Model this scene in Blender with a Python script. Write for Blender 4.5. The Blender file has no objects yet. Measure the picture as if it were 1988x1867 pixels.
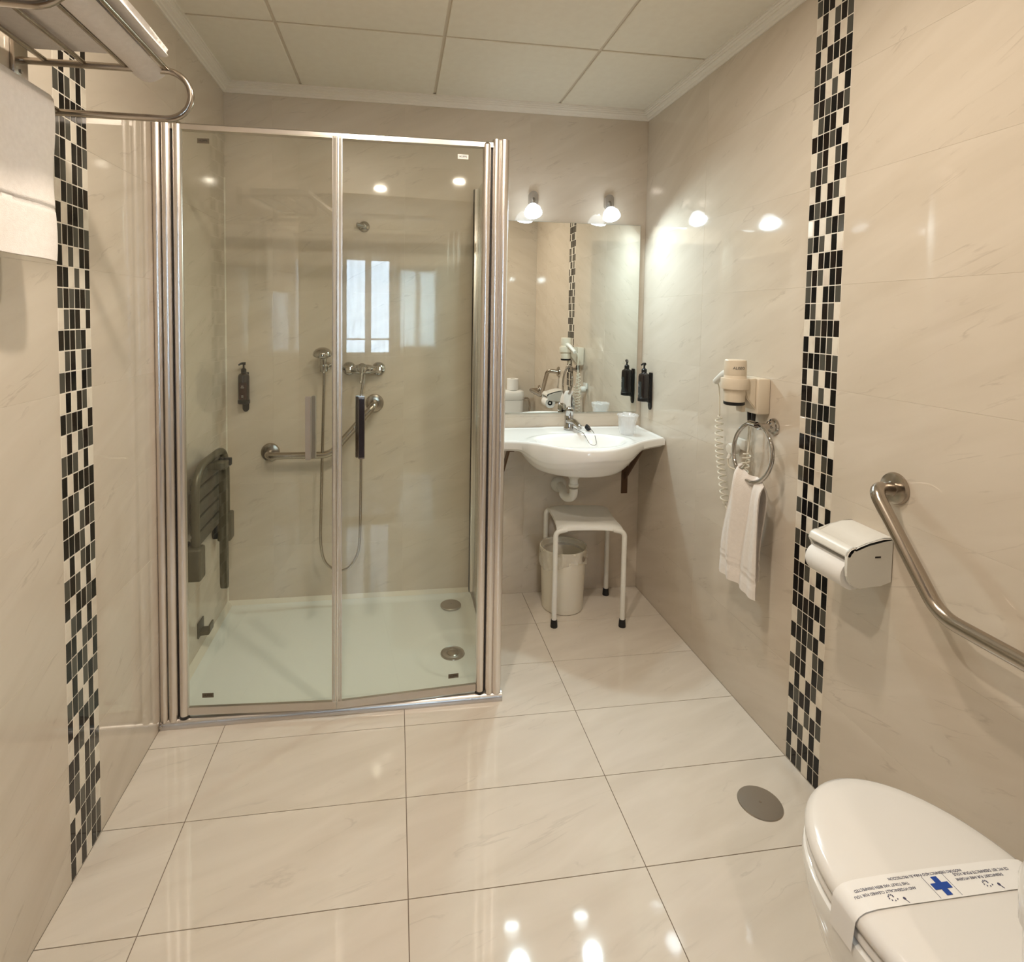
import bpy, bmesh, math, random
from mathutils import Vector, Matrix, Euler, noise
S = bpy.context.scene
C = S.collection
random.seed(7)
W, H = 2.0127, 2.4159          # room width and ceiling height (metres)
REAR = -2.30                   # rear wall behind the toilet

# ------------------------------------------------------------------ camera
cam_data = bpy.data.cameras.new('camera')
cam = bpy.data.objects.new('camera', cam_data); C.objects.link(cam)
right = Vector((0.98876715, -0.14878364, 0.01424634))
up = Vector((-0.00637359, 0.05325743, 0.99856048))
fwd = Vector((0.14932818, 0.98743459, -0.05171091))
m3 = Matrix((right, up, -fwd)).transposed()
cam.matrix_world = Matrix.Translation((0.7719, -2.756, 1.3892)) @ m3.to_4x4()
cam_data.sensor_fit = 'HORIZONTAL'; cam_data.sensor_width = 36
cam_data.lens = 1109.2 / 1988 * 36
cam_data.shift_x = (994 - 936.7) / 1988
cam_data.shift_y = (672.5 - 933.5) / 1988
cam_data.clip_start = 0.02
S.camera = cam

# ------------------------------------------------------------------ world, exposure, lights
world = bpy.data.worlds.new('world'); S.world = world; world.use_nodes = True
bg = world.node_tree.nodes['Background']
bg.inputs[0].default_value = (0.62, 0.80, 1.0, 1); bg.inputs[1].default_value = 22.0
S.view_settings.view_transform = 'Standard'; S.view_settings.look = 'None'
S.view_settings.exposure = 0.12; S.view_settings.gamma = 1.0
S.view_settings.use_curve_mapping = False

def area(name, loc, size, power, col, direction=(0, 0, -1), shape='DISK', sy=None):
    l = bpy.data.lights.new(name, 'AREA'); l.shape = shape; l.size = size
    if sy: l.size_y = sy
    l.energy = power; l.color = col
    o = bpy.data.objects.new(name, l); C.objects.link(o)
    o.location = loc
    o.rotation_euler = Vector(direction).to_track_quat('-Z', 'Y').to_euler()
    return o
LAMP_DIR = Vector((0, -math.sin(math.radians(30)), -math.cos(math.radians(30))))
LAMPS = [(1.405, -0.105, 1.885), (1.79, -0.105, 1.885)]
DOWN = [(1.23, -1.55), (0.64, -1.90), (1.10, -3.60)]
COOL = (0.72, 0.93, 1.0); WARM = (1.0, 0.88, 0.75)
for lp, pw_ in zip(LAMPS, (4.6, 2.0)):
    area('mirror_lamp_light', Vector(lp) + LAMP_DIR * 0.016, 0.07, pw_, COOL, LAMP_DIR).data.spread = math.radians(168)
for k, (x, y) in enumerate(DOWN):
    area('downlight_light', (x, y, H - 0.022), 0.075, [9.5, 12.5, 8.0][k], WARM)

# ------------------------------------------------------------------ materials
def mat(name, col, rough=0.5, metal=0.0, spec=0.5, coat=0.0, emit=None, es=0.0, alpha=None, sss=0.0):
    m = bpy.data.materials.new(name); m.use_nodes = True
    b = m.node_tree.nodes['Principled BSDF']
    b.inputs['Base Color'].default_value = (*col, 1)
    b.inputs['Roughness'].default_value = rough
    b.inputs['Metallic'].default_value = metal
    b.inputs['Specular IOR Level'].default_value = spec
    if coat: b.inputs['Coat Weight'].default_value = coat; b.inputs['Coat Roughness'].default_value = 0.05
    if emit: b.inputs['Emission Color'].default_value = (*emit, 1); b.inputs['Emission Strength'].default_value = es
    if sss: b.inputs['Subsurface Weight'].default_value = sss; b.inputs['Subsurface Scale'].default_value = 0.01
    return m
def add_noise(m, scale, c1, c2, stretch=(1, 1, 1), detail=4, dist=0.0, bump=0.0, bscale=None, rnd=True, lo=0.3, hi=0.7, veins=None):
    nt = m.node_tree; N = nt.nodes; L = nt.links
    b = N['Principled BSDF']
    tc = N.new('ShaderNodeTexCoord'); oi = N.new('ShaderNodeObjectInfo')
    mp = N.new('ShaderNodeMapping'); mp.inputs['Scale'].default_value = stretch
    if rnd:
        mul = N.new('ShaderNodeMath'); mul.operation = 'MULTIPLY'; mul.inputs[1].default_value = 37.0
        L.new(oi.outputs['Random'], mul.inputs[0])
        add = N.new('ShaderNodeVectorMath'); add.operation = 'ADD'
        L.new(tc.outputs['Object'], add.inputs[0]); L.new(mul.outputs[0], add.inputs[1])
        L.new(add.outputs[0], mp.inputs['Vector'])
    else:
        L.new(tc.outputs['Object'], mp.inputs['Vector'])
    no = N.new('ShaderNodeTexNoise'); no.inputs['Scale'].default_value = scale
    no.inputs['Detail'].default_value = detail; no.inputs['Distortion'].default_value = dist
    L.new(mp.outputs[0], no.inputs['Vector'])
    cr = N.new('ShaderNodeValToRGB')
    cr.color_ramp.elements[0].position = lo; cr.color_ramp.elements[0].color = (*c1, 1)
    cr.color_ramp.elements[1].position = hi; cr.color_ramp.elements[1].color = (*c2, 1)
    L.new(no.outputs['Fac'], cr.inputs[0])
    out = cr.outputs[0]
    if veins:
        mpr = N.new('ShaderNodeMapping'); mpr.inputs['Rotation'].default_value = (0, math.radians(veins[3]), 0)
        mps = N.new('ShaderNodeMapping'); mps.inputs['Scale'].default_value = (1, 1, 5.5)
        L.new(mul.outputs[0], add.inputs[1]); L.new(add.outputs[0], mpr.inputs['Vector']); L.new(mpr.outputs[0], mps.inputs['Vector'])
        L.new(mps.outputs[0], no.inputs['Vector'])
        v = N.new('ShaderNodeTexNoise'); v.inputs['Scale'].default_value = veins[0]
        v.inputs['Detail'].default_value = 6; v.inputs['Distortion'].default_value = .5
        L.new(mps.outputs[0], v.inputs['Vector'])
        r2 = N.new('ShaderNodeValToRGB')
        e = r2.color_ramp.elements
        e[0].position = 0.485; e[0].color = (0, 0, 0, 1); e[1].position = 0.515; e[1].color = (0, 0, 0, 1)
        mid = r2.color_ramp.elements.new(0.5); mid.color = (1, 1, 1, 1)
        L.new(v.outputs['Fac'], r2.inputs[0])
        g = N.new('ShaderNodeTexNoise'); g.inputs['Scale'].default_value = veins[0] * 2.2
        L.new(mps.outputs[0], g.inputs['Vector'])
        r3 = N.new('ShaderNodeValToRGB'); r3.color_ramp.elements[0].position = 0.52; r3.color_ramp.elements[1].position = 0.66
        L.new(g.outputs['Fac'], r3.inputs[0])
        mu = N.new('ShaderNodeMath'); mu.operation = 'MULTIPLY'
        L.new(r2.outputs[0], mu.inputs[0]); L.new(r3.outputs[0], mu.inputs[1])
        mu2 = N.new('ShaderNodeMath'); mu2.operation = 'MULTIPLY'; mu2.inputs[1].default_value = veins[2]
        L.new(mu.outputs[0], mu2.inputs[0])
        mx = N.new('ShaderNodeMix'); mx.data_type = 'RGBA'
        mx.inputs['B'].default_value = (*veins[1], 1)
        L.new(mu2.outputs[0], mx.inputs['Factor']); L.new(out, mx.inputs['A'])
        out = mx.outputs['Result']
    L.new(out, b.inputs['Base Color'])
    if bump:
        bn = N.new('ShaderNodeTexNoise'); bn.inputs['Scale'].default_value = bscale or scale
        bn.inputs['Detail'].default_value = 3
        L.new(mp.outputs[0], bn.inputs['Vector'])
        bp = N.new('ShaderNodeBump'); bp.inputs['Strength'].default_value = bump; bp.inputs['Distance'].default_value = 0.002
        L.new(bn.outputs['Fac'], bp.inputs['Height']); L.new(bp.outputs[0], b.inputs['Normal'])
    return m
def glass_mat(name, tint, strength=1.0, base=0.03):
    m = bpy.data.materials.new(name); m.use_nodes = True
    nt = m.node_tree; N = nt.nodes; L = nt.links; N.clear()
    o = N.new('ShaderNodeOutputMaterial'); mx = N.new('ShaderNodeMixShader')
    t = N.new('ShaderNodeBsdfTransparent'); t.inputs[0].default_value = (*tint, 1)
    g = N.new('ShaderNodeBsdfGlossy'); g.inputs['Roughness'].default_value = 0.0
    f = N.new('ShaderNodeFresnel'); ge = N.new('ShaderNodeNewGeometry'); mr_ = N.new('ShaderNodeMapRange')
    mr_.inputs['To Min'].default_value = 1.5; mr_.inputs['To Max'].default_value = 1 / 1.5
    L.new(ge.outputs['Backfacing'], mr_.inputs['Value']); L.new(mr_.outputs[0], f.inputs['IOR'])
    L.new(f.outputs[0], mx.inputs[0]); L.new(t.outputs[0], mx.inputs[1]); L.new(g.outputs[0], mx.inputs[2])
    L.new(mx.outputs[0], o.inputs[0])
    return m

M = {}
M['wall_tile'] = add_noise(mat('beige_wall_tile', (.7, .6, .48), 0.05), 2.2, (.615, .535, .435), (.68, .60, .50),
                           stretch=(1, 1, 2.6), dist=.6, veins=(2.6, (.40, .33, .26), .42, 24), bump=.035, bscale=7)
M['floor_tile'] = add_noise(mat('cream_floor_tile', (.75, .68, .58), 0.05), 2.4, (.67, .60, .51), (.74, .67, .58),
                            stretch=(1, 1, 2.2), dist=.8, veins=(2.2, (.46, .41, .35), .34, 20))
M['wall_grout'] = mat('wall_grout', (.70, .63, .53), .8)
M['floor_grout'] = mat('floor_grout', (.20, .15, .11), .9)
M['mosaic_grout'] = mat('mosaic_grout', (.80, .74, .64), .7)
M['ceiling'] = add_noise(mat('ceiling_panel', (.72, .66, .55), .75), 30, (.80, .745, .635), (.83, .78, .67), rnd=False)
M['grid'] = mat('ceiling_grid', (.66, .58, .47), .5)
M['cornice'] = mat('cornice_white', (.84, .79, .70), .5)
M['plaster'] = mat('hall_plaster', (.66, .62, .55), .8)
M['K'] = mat('black_glass_mosaic', (.002, .002, .003), .06, spec=.3)
M['D'] = mat('brown_black_mosaic', (.010, .006, .005), .08, spec=.3)
M['G'] = mat('grey_green_mosaic', (.075, .072, .060), .10, spec=.35)
M['Wt'] = add_noise(mat('cream_marble_mosaic', (.74, .66, .55), .2), 14, (.66, .57, .48), (.78, .71, .60), lo=.3, hi=.5)
M['chrome'] = mat('chrome', (.52, .50, .485), .06, 1.0)
M['alu'] = mat('polished_aluminium', (.80, .755, .715), .30, 1.0)
M['alu_s'] = mat('satin_aluminium', (.62, .585, .55), .30, 1.0)
M['near_black'] = mat('near_black', (.02, .017, .015), .5)
M['steel'] = mat('brushed_steel', (.44, .39, .335), .22, 1.0)
M['steel_g'] = mat('brushed_steel_cover', (.50, .465, .42), .32, 1.0)
M['glass'] = glass_mat('shower_glass', (.981, .993, .964))
M['seal_clear'] = None
M['window_glass'] = glass_mat('window_glass', (.97, .98, .98))
M['ceramic'] = mat('white_ceramic', (.86, .85, .82), .07, coat=.3)
M['tray'] = mat('white_acrylic_tray', (.80, .81, .76), .16)
M['seat_w'] = mat('toilet_seat_plastic', (.80, .77, .73), .16)
M['plastic_w'] = mat('white_plastic', (.80, .78, .72), .3)
M['plastic_ivory'] = mat('ivory_plastic', (.72, .63, .50), .38)
M['bin'] = mat('cream_bin_plastic', (.74, .68, .56), .4)
M['black_p'] = mat('black_plastic', (.008, .008, .009), .3)
M['bottle'] = mat('dark_bottle', (.012, .008, .008), .18, coat=.4)
M['rubber'] = mat('black_rubber', (.01, .01, .012), .6)
M['bronze'] = mat('olive_grey_coated_metal', (.13, .115, .08), .38, .35)
M['slat'] = mat('dark_olive_slat', (.095, .085, .062), .45)
M['towel'] = add_noise(mat('white_terry', (.82, .76, .71), .95, spec=.1), 90, (.80, .74, .69), (.85, .79, .74), rnd=False, bump=.35, bscale=420)
M['paper'] = mat('white_paper', (.86, .84, .81), .7, spec=.2)
M['blue'] = mat('blue_print', (.008, .06, .34), .6)
M['ink'] = mat('dark_blue_ink', (.06, .06, .12), .7)
M['ink_k'] = mat('black_ink', (.02, .02, .02), .6)
M['plate_g'] = mat('grey_plate', (.16, .135, .10), .35, .5)
M['plate_w'] = mat('white_plate', (.9, .88, .84), .3)
M['rust'] = mat('brown_bracket', (.13, .075, .045), .5, .5)
M['mirror'] = mat('mirror_silver', (.90, .92, .89), .0, 1.0)
M['mirror_edge'] = mat('mirror_edge', (.25, .30, .26), .2)
M['cord'] = mat('cream_cord', (.70, .65, .54), .45)
M['lens'] = mat('white_lamp_bulb', (1, 1, 1), .5, emit=(.86, .95, 1.0), es=55.0)
M['lens_w'] = mat('warm_lamp', (1, 1, 1), .5, emit=(1.0, .84, .62), es=34.0)
M['shade'] = mat('frosted_lamp_shade', (.75, .78, .80), .3, 0, emit=(.80, .92, 1.0), es=5.5)
M['lampbase'] = mat('grey_lamp_bracket', (.42, .40, .37), .25, .8)
M['dark_p'] = mat('dark_handle_insert', (.05, .045, .055), .12, .6)
M['handle_g'] = mat('satin_handle', (.44, .395, .345), .35, .6)
M['silicone'] = mat('sealant', (.74, .69, .58), .5)
M['wood'] = add_noise(mat('hall_floor', (.30, .2, .12), .3), 6, (.25, .16, .09), (.36, .25, .16), stretch=(1, 8, 1))
M['room'] = mat('bedroom_wall', (.60, .56, .49), .8)
M['label_r'] = mat('dark_red_label', (.03, .008, .007), .4)
M['label_g'] = mat('dark_grey_label', (.03, .035, .035), .4)
M['print_w'] = mat('pale_print', (.5, .5, .48), .5)
# sheer curtain and plastic film
def film(name, col, fac, rough=.5):
    m = bpy.data.materials.new(name); m.use_nodes = True
    nt = m.node_tree; N = nt.nodes; L = nt.links; b = N['Principled BSDF']
    b.inputs['Base Color'].default_value = (*col, 1); b.inputs['Roughness'].default_value = rough
    t = N.new('ShaderNodeBsdfTransparent'); mx = N.new('ShaderNodeMixShader'); mx.inputs[0].default_value = fac
    L.new(t.outputs[0], mx.inputs[1]); L.new(b.outputs[0], mx.inputs[2])
    L.new(mx.outputs[0], N['Material Output'].inputs[0])
    return m
M['sheer'] = film('sheer_curtain', (.9, .92, .95), .42, .9)
M['bag'] = film('clear_plastic_bag', (.85, .80, .70), .38, .2)
M['seal_clear'] = film('clear_edge_seal', (.72, .66, .58), .45, .25)
M['wrap'] = film('crinkled_clear_wrap', (.92, .92, .92), .30, .08)

# ------------------------------------------------------------------ mesh helpers
def fin(name, bm, m, parent=None, smooth=True, ang=35, loc=None):
    bmesh.ops.recalc_face_normals(bm, faces=bm.faces)
    me = bpy.data.meshes.new(name); bm.to_mesh(me); bm.free()
    if m is not None: me.materials.append(M[m] if isinstance(m, str) else m)
    if smooth:
        me.shade_smooth(); me.set_sharp_from_angle(angle=math.radians(ang))
    o = bpy.data.objects.new(name, me); C.objects.link(o)
    if loc is not None: o.location = loc
    if parent: o.parent = parent
    return o
def tag(o, label=None, cat=None, group=None, kind=None):
    if label: o['label'] = label
    if cat: o['category'] = cat
    if group: o['group'] = group
    if kind: o['kind'] = kind
    return o
def thing(name, label, cat, loc=(0, 0, 0), group=None):
    o = bpy.data.objects.new(name, None); C.objects.link(o); o.location = loc
    o.empty_display_size = .05
    return tag(o, label, cat, group)
def struct(name, bm, m, parent=None, **k):
    o = fin(name, bm, m, parent, **k)
    if parent is None: o['kind'] = 'structure'
    return o
def B(): return bmesh.new()
def box(bm, x0, x1, y0, y1, z0, z1, bev=0.0, seg=2):
    v = [bm.verts.new(p) for p in [(x0, y0, z0), (x1, y0, z0), (x1, y1, z0), (x0, y1, z0), (x0, y0, z1), (x1, y0, z1), (x1, y1, z1), (x0, y1, z1)]]
    f = [bm.faces.new([v[i] for i in q]) for q in [(0, 3, 2, 1), (4, 5, 6, 7), (0, 1, 5, 4), (1, 2, 6, 5), (2, 3, 7, 6), (3, 0, 4, 7)]]
    if bev:
        es = list({e for q in f for e in q.edges})
        bmesh.ops.bevel(bm, geom=es, offset=bev, segments=seg, affect='EDGES', profile=.5)
    return v
def mbox(x0, x1, y0, y1, z0, z1, bev=0.0, seg=2):
    bm = B(); box(bm, x0, x1, y0, y1, z0, z1, bev, seg); return bm
def fillet(pts, r, n=6):
    pts = [Vector(p) for p in pts]; out = [pts[0]]
    for a, b, c in zip(pts, pts[1:], pts[2:]):
        d1 = (a - b); d2 = (c - b)
        l = min(r, d1.length * .49, d2.length * .49)
        p, q = b + d1.normalized() * l, b + d2.normalized() * l
        for i in range(n + 1):
            t = i / n; out.append((1 - t) ** 2 * p + 2 * t * (1 - t) * b + t * t * q)
    out.append(pts[-1]); return out
def smooth_path(pts, n=8):
    P = [Vector(p) for p in pts]; P = [P[0]] + P + [P[-1]]; out = []
    for i in range(1, len(P) - 2):
        a, b, c, d = P[i - 1:i + 3]
        for k in range(n):
            t = k / n
            out.append(.5 * ((2 * b) + (c - a) * t + (2 * a - 5 * b + 4 * c - d) * t * t + (3 * b - a - 3 * c + d) * t ** 3))
    out.append(P[-2]); return out
def tube(bm, pts, r, n=14, cap=True, closed=False):
    pts = [Vector(p) for p in pts]; rings = []
    N = len(pts); nrm = None
    for i, p in enumerate(pts):
        if closed: t = (pts[(i + 1) % N] - pts[i - 1])
        else: t = pts[min(i + 1, N - 1)] - pts[max(i - 1, 0)]
        t.normalize()
        if nrm is None:
            nrm = t.orthogonal().normalized()
        nrm = (nrm - t * nrm.dot(t)).normalized()
        bn = t.cross(nrm)
        rr = r(i / (N - 1)) if callable(r) else r
        rings.append([bm.verts.new(p + (nrm * math.cos(2 * math.pi * k / n) + bn * math.sin(2 * math.pi * k / n)) * rr) for k in range(n)])
    for i in range(N if closed else N - 1):
        a, b = rings[i], rings[(i + 1) % N]
        off = 0
        if closed and i == N - 1:
            off = min(range(n), key=lambda s: sum((a[k].co - b[(k + s) % n].co).length for k in range(n)))
        for k in range(n):
            bm.faces.new((a[k], a[(k + 1) % n], b[(k + 1 + off) % n], b[(k + off) % n]))
    if cap and not closed:
        bm.faces.new(rings[0][::-1]); bm.faces.new(rings[-1])
def mtube(pts, r, n=14, closed=False):
    bm = B(); tube(bm, pts, r, n, closed=closed); return bm
def lathe(bm, prof, origin=(0, 0, 0), axis=(0, 0, 1), n=32, cap=True):
    """prof: list of (radius, height along axis)"""
    o = Vector(origin); ax = Vector(axis).normalized(); u = ax.orthogonal().normalized(); w = ax.cross(u)
    rings = []
    for r, h in prof:
        if r <= 1e-6: rings.append([bm.verts.new(o + ax * h)])
        else: rings.append([bm.verts.new(o + ax * h + (u * math.cos(2 * math.pi * k / n) + w * math.sin(2 * math.pi * k / n)) * r) for k in range(n)])
    for a, b in zip(rings, rings[1:]):
        for k in range(n):
            if len(a) == 1 and len(b) == 1: continue
            if len(a) == 1: bm.faces.new((a[0], b[k], b[(k + 1) % n]))
            elif len(b) == 1: bm.faces.new((a[k], a[(k + 1) % n], b[0]))
            else: bm.faces.new((a[k], a[(k + 1) % n], b[(k + 1) % n], b[k]))
    if cap:
        if len(rings[0]) > 1: bm.faces.new(rings[0][::-1])
        if len(rings[-1]) > 1: bm.faces.new(rings[-1])
def mlathe(prof, origin=(0, 0, 0), axis=(0, 0, 1), n=32, cap=True):
    bm = B(); lathe(bm, prof, origin, axis, n, cap); return bm
def loft(bm, rings, cap0=True, cap1=True, closed=True):
    R = [[bm.verts.new(p) for p in r] for r in rings]; n = len(R[0])
    for a, b in zip(R, R[1:]):
        for k in range(n if closed else n - 1):
            bm.faces.new((a[k], a[(k + 1) % n], b[(k + 1) % n], b[k]))
    if cap0: bm.faces.new(R[0][::-1])
    if cap1: bm.faces.new(R[-1])
def mloft(rings, cap0=True, cap1=True):
    bm = B(); loft(bm, rings, cap0, cap1); return bm
def grid(bm, fn, nu, nv):
    V = [[bm.verts.new(fn(i / nu, j / nv)) for j in range(nv + 1)] for i in range(nu + 1)]
    for i in range(nu):
        for j in range(nv):
            bm.faces.new((V[i][j], V[i + 1][j], V[i + 1][j + 1], V[i][j + 1]))
    return V
def sheet(fn, nu, nv, th):
    """closed thin cloth: fn(u,v)->point, offset along local normal by th"""
    bm = B(); e = 1e-3
    def nor(u, v):
        a = fn(min(u + e, 1), v) - fn(max(u - e, 0), v); b = fn(u, min(v + e, 1)) - fn(u, max(v - e, 0))
        c = a.cross(b); return c.normalized() if c.length > 0 else Vector((0, 0, 1))
    A = grid(bm, lambda u, v: fn(u, v) + nor(u, v) * th / 2, nu, nv)
    D = grid(bm, lambda u, v: fn(u, v) - nor(u, v) * th / 2, nu, nv)
    def rim(l1, l2):
        for i in range(len(l1) - 1): bm.faces.new((l1[i], l1[i + 1], l2[i + 1], l2[i]))
    rim(A[0], D[0]); rim(A[-1], D[-1])
    rim([r[0] for r in A], [r[0] for r in D]); rim([r[-1] for r in A], [r[-1] for r in D])
    return bm
def prism(bm, poly, ax, a, b, bev=0.0):
    """poly in the two other axes, extruded along axis index ax from a to b"""
    def mk(p, t):
        if ax == 0: return (t, p[0], p[1])
        if ax == 1: return (p[0], t, p[1])
        return (p[0], p[1], t)
    A = [bm.verts.new(mk(p, a)) for p in poly]; D = [bm.verts.new(mk(p, b)) for p in poly]
    fs = [bm.faces.new(A[::-1]), bm.faces.new(D)]
    n = len(poly)
    for k in range(n): fs.append(bm.faces.new((A[k], A[(k + 1) % n], D[(k + 1) % n], D[k])))
    if bev:
        es = list({e for e in fs[0].edges} | {e for e in fs[1].edges})
        bmesh.ops.bevel(bm, geom=es, offset=bev, segments=2, affect='EDGES')
def mprism(poly, ax, a, b, bev=0.0):
    bm = B(); prism(bm, poly, ax, a, b, bev); return bm
def text(name, s, size, loc, xdir, ydir, m, parent=None, ext=.0002, align='CENTER', bend=None):
    cu = bpy.data.curves.new(name, 'FONT'); cu.body = s; cu.size = size; cu.extrude = ext
    cu.align_x = align; cu.align_y = 'CENTER'; cu.resolution_u = 3
    t = bpy.data.objects.new(name, cu); C.objects.link(t)
    bpy.context.view_layer.update()
    me = bpy.data.meshes.new_from_object(t.evaluated_get(bpy.context.evaluated_depsgraph_get()))
    bpy.data.objects.remove(t)
    X = Vector(xdir).normalized(); Y = Vector(ydir).normalized(); Z = X.cross(Y)
    mt = Matrix((X, Y, Z)).transposed().to_4x4(); mt.translation = Vector(loc)
    if bend: 
        for v in me.vertices: v.co = bend(v.co)
    else: me.transform(mt)
    me.materials.clear(); me.materials.append(M[m])
    o = bpy.data.objects.new(name, me); C.objects.link(o)
    if parent: o.parent = parent
    return o
def copy_tree(o, parent=None):
    c = o.copy(); C.objects.link(c)
    if parent: c.parent = parent
    for ch in [q for q in o.children]: copy_tree(ch, c)
    return c

# ------------------------------------------------------------------ tiles (front face in local -Y, centred)
tile_cache = {}
def tile_mesh(w, h, th, ch, m, nm):
    key = (round(w, 4), round(h, 4), th, m)
    if key in tile_cache: return tile_cache[key]
    bm = B(); a, b = w / 2, h / 2
    r0 = [(-a, th, -b), (a, th, -b), (a, th, b), (-a, th, b)]
    r1 = [(-a, ch, -b), (a, ch, -b), (a, ch, b), (-a, ch, b)]
    c = ch; r2 = [(-a + c, 0, -b + c), (a - c, 0, -b + c), (a - c, 0, b - c), (-a + c, 0, b - c)]
    loft(bm, [r0, r1, r2])
    bmesh.ops.recalc_face_normals(bm, faces=bm.faces)
    me = bpy.data.meshes.new(nm); bm.to_mesh(me); bm.free(); me.materials.append(M[m])
    tile_cache[key] = me; return me
ROT = {'back': (0, 0, 0), 'right': (0, 0, -math.pi / 2), 'left': (0, 0, math.pi / 2), 'rear': (0, 0, math.pi),
       'floor': (-math.pi / 2, 0, 0), 'ceiling': (math.pi / 2, 0, 0)}
def put_tile(nm, w, h, loc, face, m, parent, th=.004, ch=.0003):
    o = bpy.data.objects.new(nm, tile_mesh(w, h, th, ch, m, nm)); C.objects.link(o)
    o.location = loc; o.rotation_euler = ROT[face]; o.parent = parent; return o

# ------------------------------------------------------------------ room shell
T = .12; G = .0006
wall_back = struct('wall_back', mbox(-T, W + T, G, T, -.1, 2.6), 'wall_grout', smooth=False)
wall_left = struct('wall_left', mbox(-T, -G, REAR, G, -.1, 2.6), 'wall_grout', smooth=False)
wall_right = struct('wall_right', mbox(W + G, W + T, REAR, G, -.1, 2.6), 'wall_grout', smooth=False)
wall_rear = struct('wall_rear', mbox(1.50, W + T, REAR - .11, REAR - G, -.1, 2.6), 'wall_grout', smooth=False)
floor = struct('floor', mbox(-T, W + T, REAR - .5, T, -.12, -.0014), 'floor_grout', smooth=False)
J = .0003
def spans(e): return list(zip(e, e[1:]))
rows = [i * .2988 for i in range(9)]
for x0, x1 in spans([0, .2086, .8086, 1.4086, W]):
    for z0, z1 in spans(rows):
        put_tile('wall_tile', x1 - x0 - 2 * J, z1 - z0 - 2 * J, ((x0 + x1) / 2, 0, (z0 + z1) / 2), 'back', 'wall_tile', wall_back)
MS0, MS1 = -1.1628, -1.3058
for wl, xx, face in ((wall_left, 0, 'left'), (wall_right, W, 'right')):
    for y0, y1 in spans([0, -.5628, MS0]) + spans([MS1, -1.9058, REAR]):
        for z0, z1 in spans(rows):
            put_tile('wall_tile', abs(y1 - y0) - 2 * J, z1 - z0 - 2 * J, (xx, (y0 + y1) / 2, (z0 + z1) / 2), face, 'wall_tile', wl)
for x0, x1 in spans([1.5, W]):
    for z0, z1 in spans(rows):
        put_tile('wall_tile', x1 - x0 - 2 * J, z1 - z0 - 2 * J, ((x0 + x1) / 2, REAR, (z0 + z1) / 2), 'rear', 'wall_tile', wall_rear)
yr = [0] + [-.2887 - .2913 * k for k in range(9)]
for x0, x1 in spans([0, .2086, .8086, 1.4086, W]):
    for y0, y1 in spans(yr):
        put_tile('floor_tile', x1 - x0 - .0022, abs(y1 - y0) - .0022, ((x0 + x1) / 2, (y0 + y1) / 2, 0), 'floor', 'floor_tile', floor)
# mosaic bands: rows from the floor up, six columns left to right as one faces the wall
RIGHT = '''GDGWKD KWDKDK GKGWKW WDWGDG KGDKWD WKWDGW GKKWKG WGKWGK KKKGKW WGKKWK DKDKKG KKWGWK DKGWKK KWKKDK GKGDKG WKWGKD
GKKKWK WKWKGW GDKWKG WGKWGK DKDGKW WGKKWD GKGKKG KDWGWK KWGWKD DKKGDG KWDKGW WKGDKD KGWDGW GKWKKG GDGWKD KWDKDK GKGWKW
WKWGKG KGDKWD WKWDGW GDGWKG WGDWGK DKDGKW WGKDWD GDGKDG DKWGWK GDGWDK KWDKDK GDWKWG WDWGDG GKDWKG KGDKWD'''.split()
LEFT = '''KWDWKD DDKGDG KWDKGW WKGDKD KGWDGW DKWDGG WDGWKW DWKDGK GDGWDW WKWGKG KGKGWK DKWGDG WGDWKW DWKDGK GDGWDW WKWGKG
DKDGWK DKWGDG GDGWKD KWDKDK GKGWKW WDWGDG KGDKWD WKWDGW GDKWKG WGDWGK DKDGKW WGKDWD GDGKDG DKWGWK KWGWKD GDKGDG
DWDKGW WKGDKD KGWDGW GKWKDG GDGWKD WKDKDK GKGWKW WDWGDG KGDKWD WKWDGW GKDWKG WGKWGK DKDGKW WGKDWD GDGKDG KDWGWK'''.split()
ph = .0498; pw = (MS0 - MS1) / 6
for wl, xx, face, pat, rev in ((wall_left, 0, 'left', LEFT, 1), (wall_right, W, 'right', RIGHT, -1)):
    s = 1 if face == 'left' else -1
    gx = (-.0034, -.0004) if face == 'left' else (W + .0004, W + .0034)
    fin('mosaic_grout', mbox(gx[0], gx[1], MS1, MS0, 0, 2.398), 'mosaic_grout', wl, smooth=False)
    for r, row in enumerate(pat[:48]):
        for c, ch in enumerate(row):
            y = MS1 + (c + .5) * pw if face == 'left' else MS0 - (c + .5) * pw
            jit = random.uniform(-.0003, .0003)
            o = put_tile('mosaic_tile', pw - .0022, ph - .0022, (xx + s * random.uniform(0, .0005), y + jit, (r + .5) * ph + jit),
                         face, 'Wt' if ch == 'W' else ch, wl, th=.003, ch=.0009)
            rr = o.rotation_euler; o.rotation_euler = (rr[0] + random.uniform(-.006, .006), rr[1], rr[2] + random.uniform(-.012, .012))

# ceiling with recessed grid and lay-in panels
ceiling = struct('ceiling', mbox(-T, W + T, REAR - .5, T, H + .016, H + .12), 'grid', smooth=False)
mi = .0447
xs = [mi - .02, .3402, .9402, 1.5402, W - mi + .02]
ys = [-mi + .02, -.5988, -1.1988, -1.7988, REAR + .02]
for i, (x0, x1) in enumerate(spans(xs)):
    for j, (y0, y1) in enumerate(spans(ys)):
        put_tile('ceiling_panel', x1 - x0 - .012, abs(y1 - y0) - .012, ((x0 + x1) / 2, (y0 + y1) / 2, H), 'ceiling', 'ceiling', ceiling, th=.010, ch=.002)
for x in xs[1:-1]: fin('grid_bar', mbox(x - .011, x + .011, REAR, 0, H + .0055, H + .0165), 'grid', ceiling, smooth=False)
for y in ys[1:-1]: fin('grid_bar', mbox(0, W, y - .011, y + .011, H + .006, H + .0165), 'grid', ceiling, smooth=False)
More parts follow.
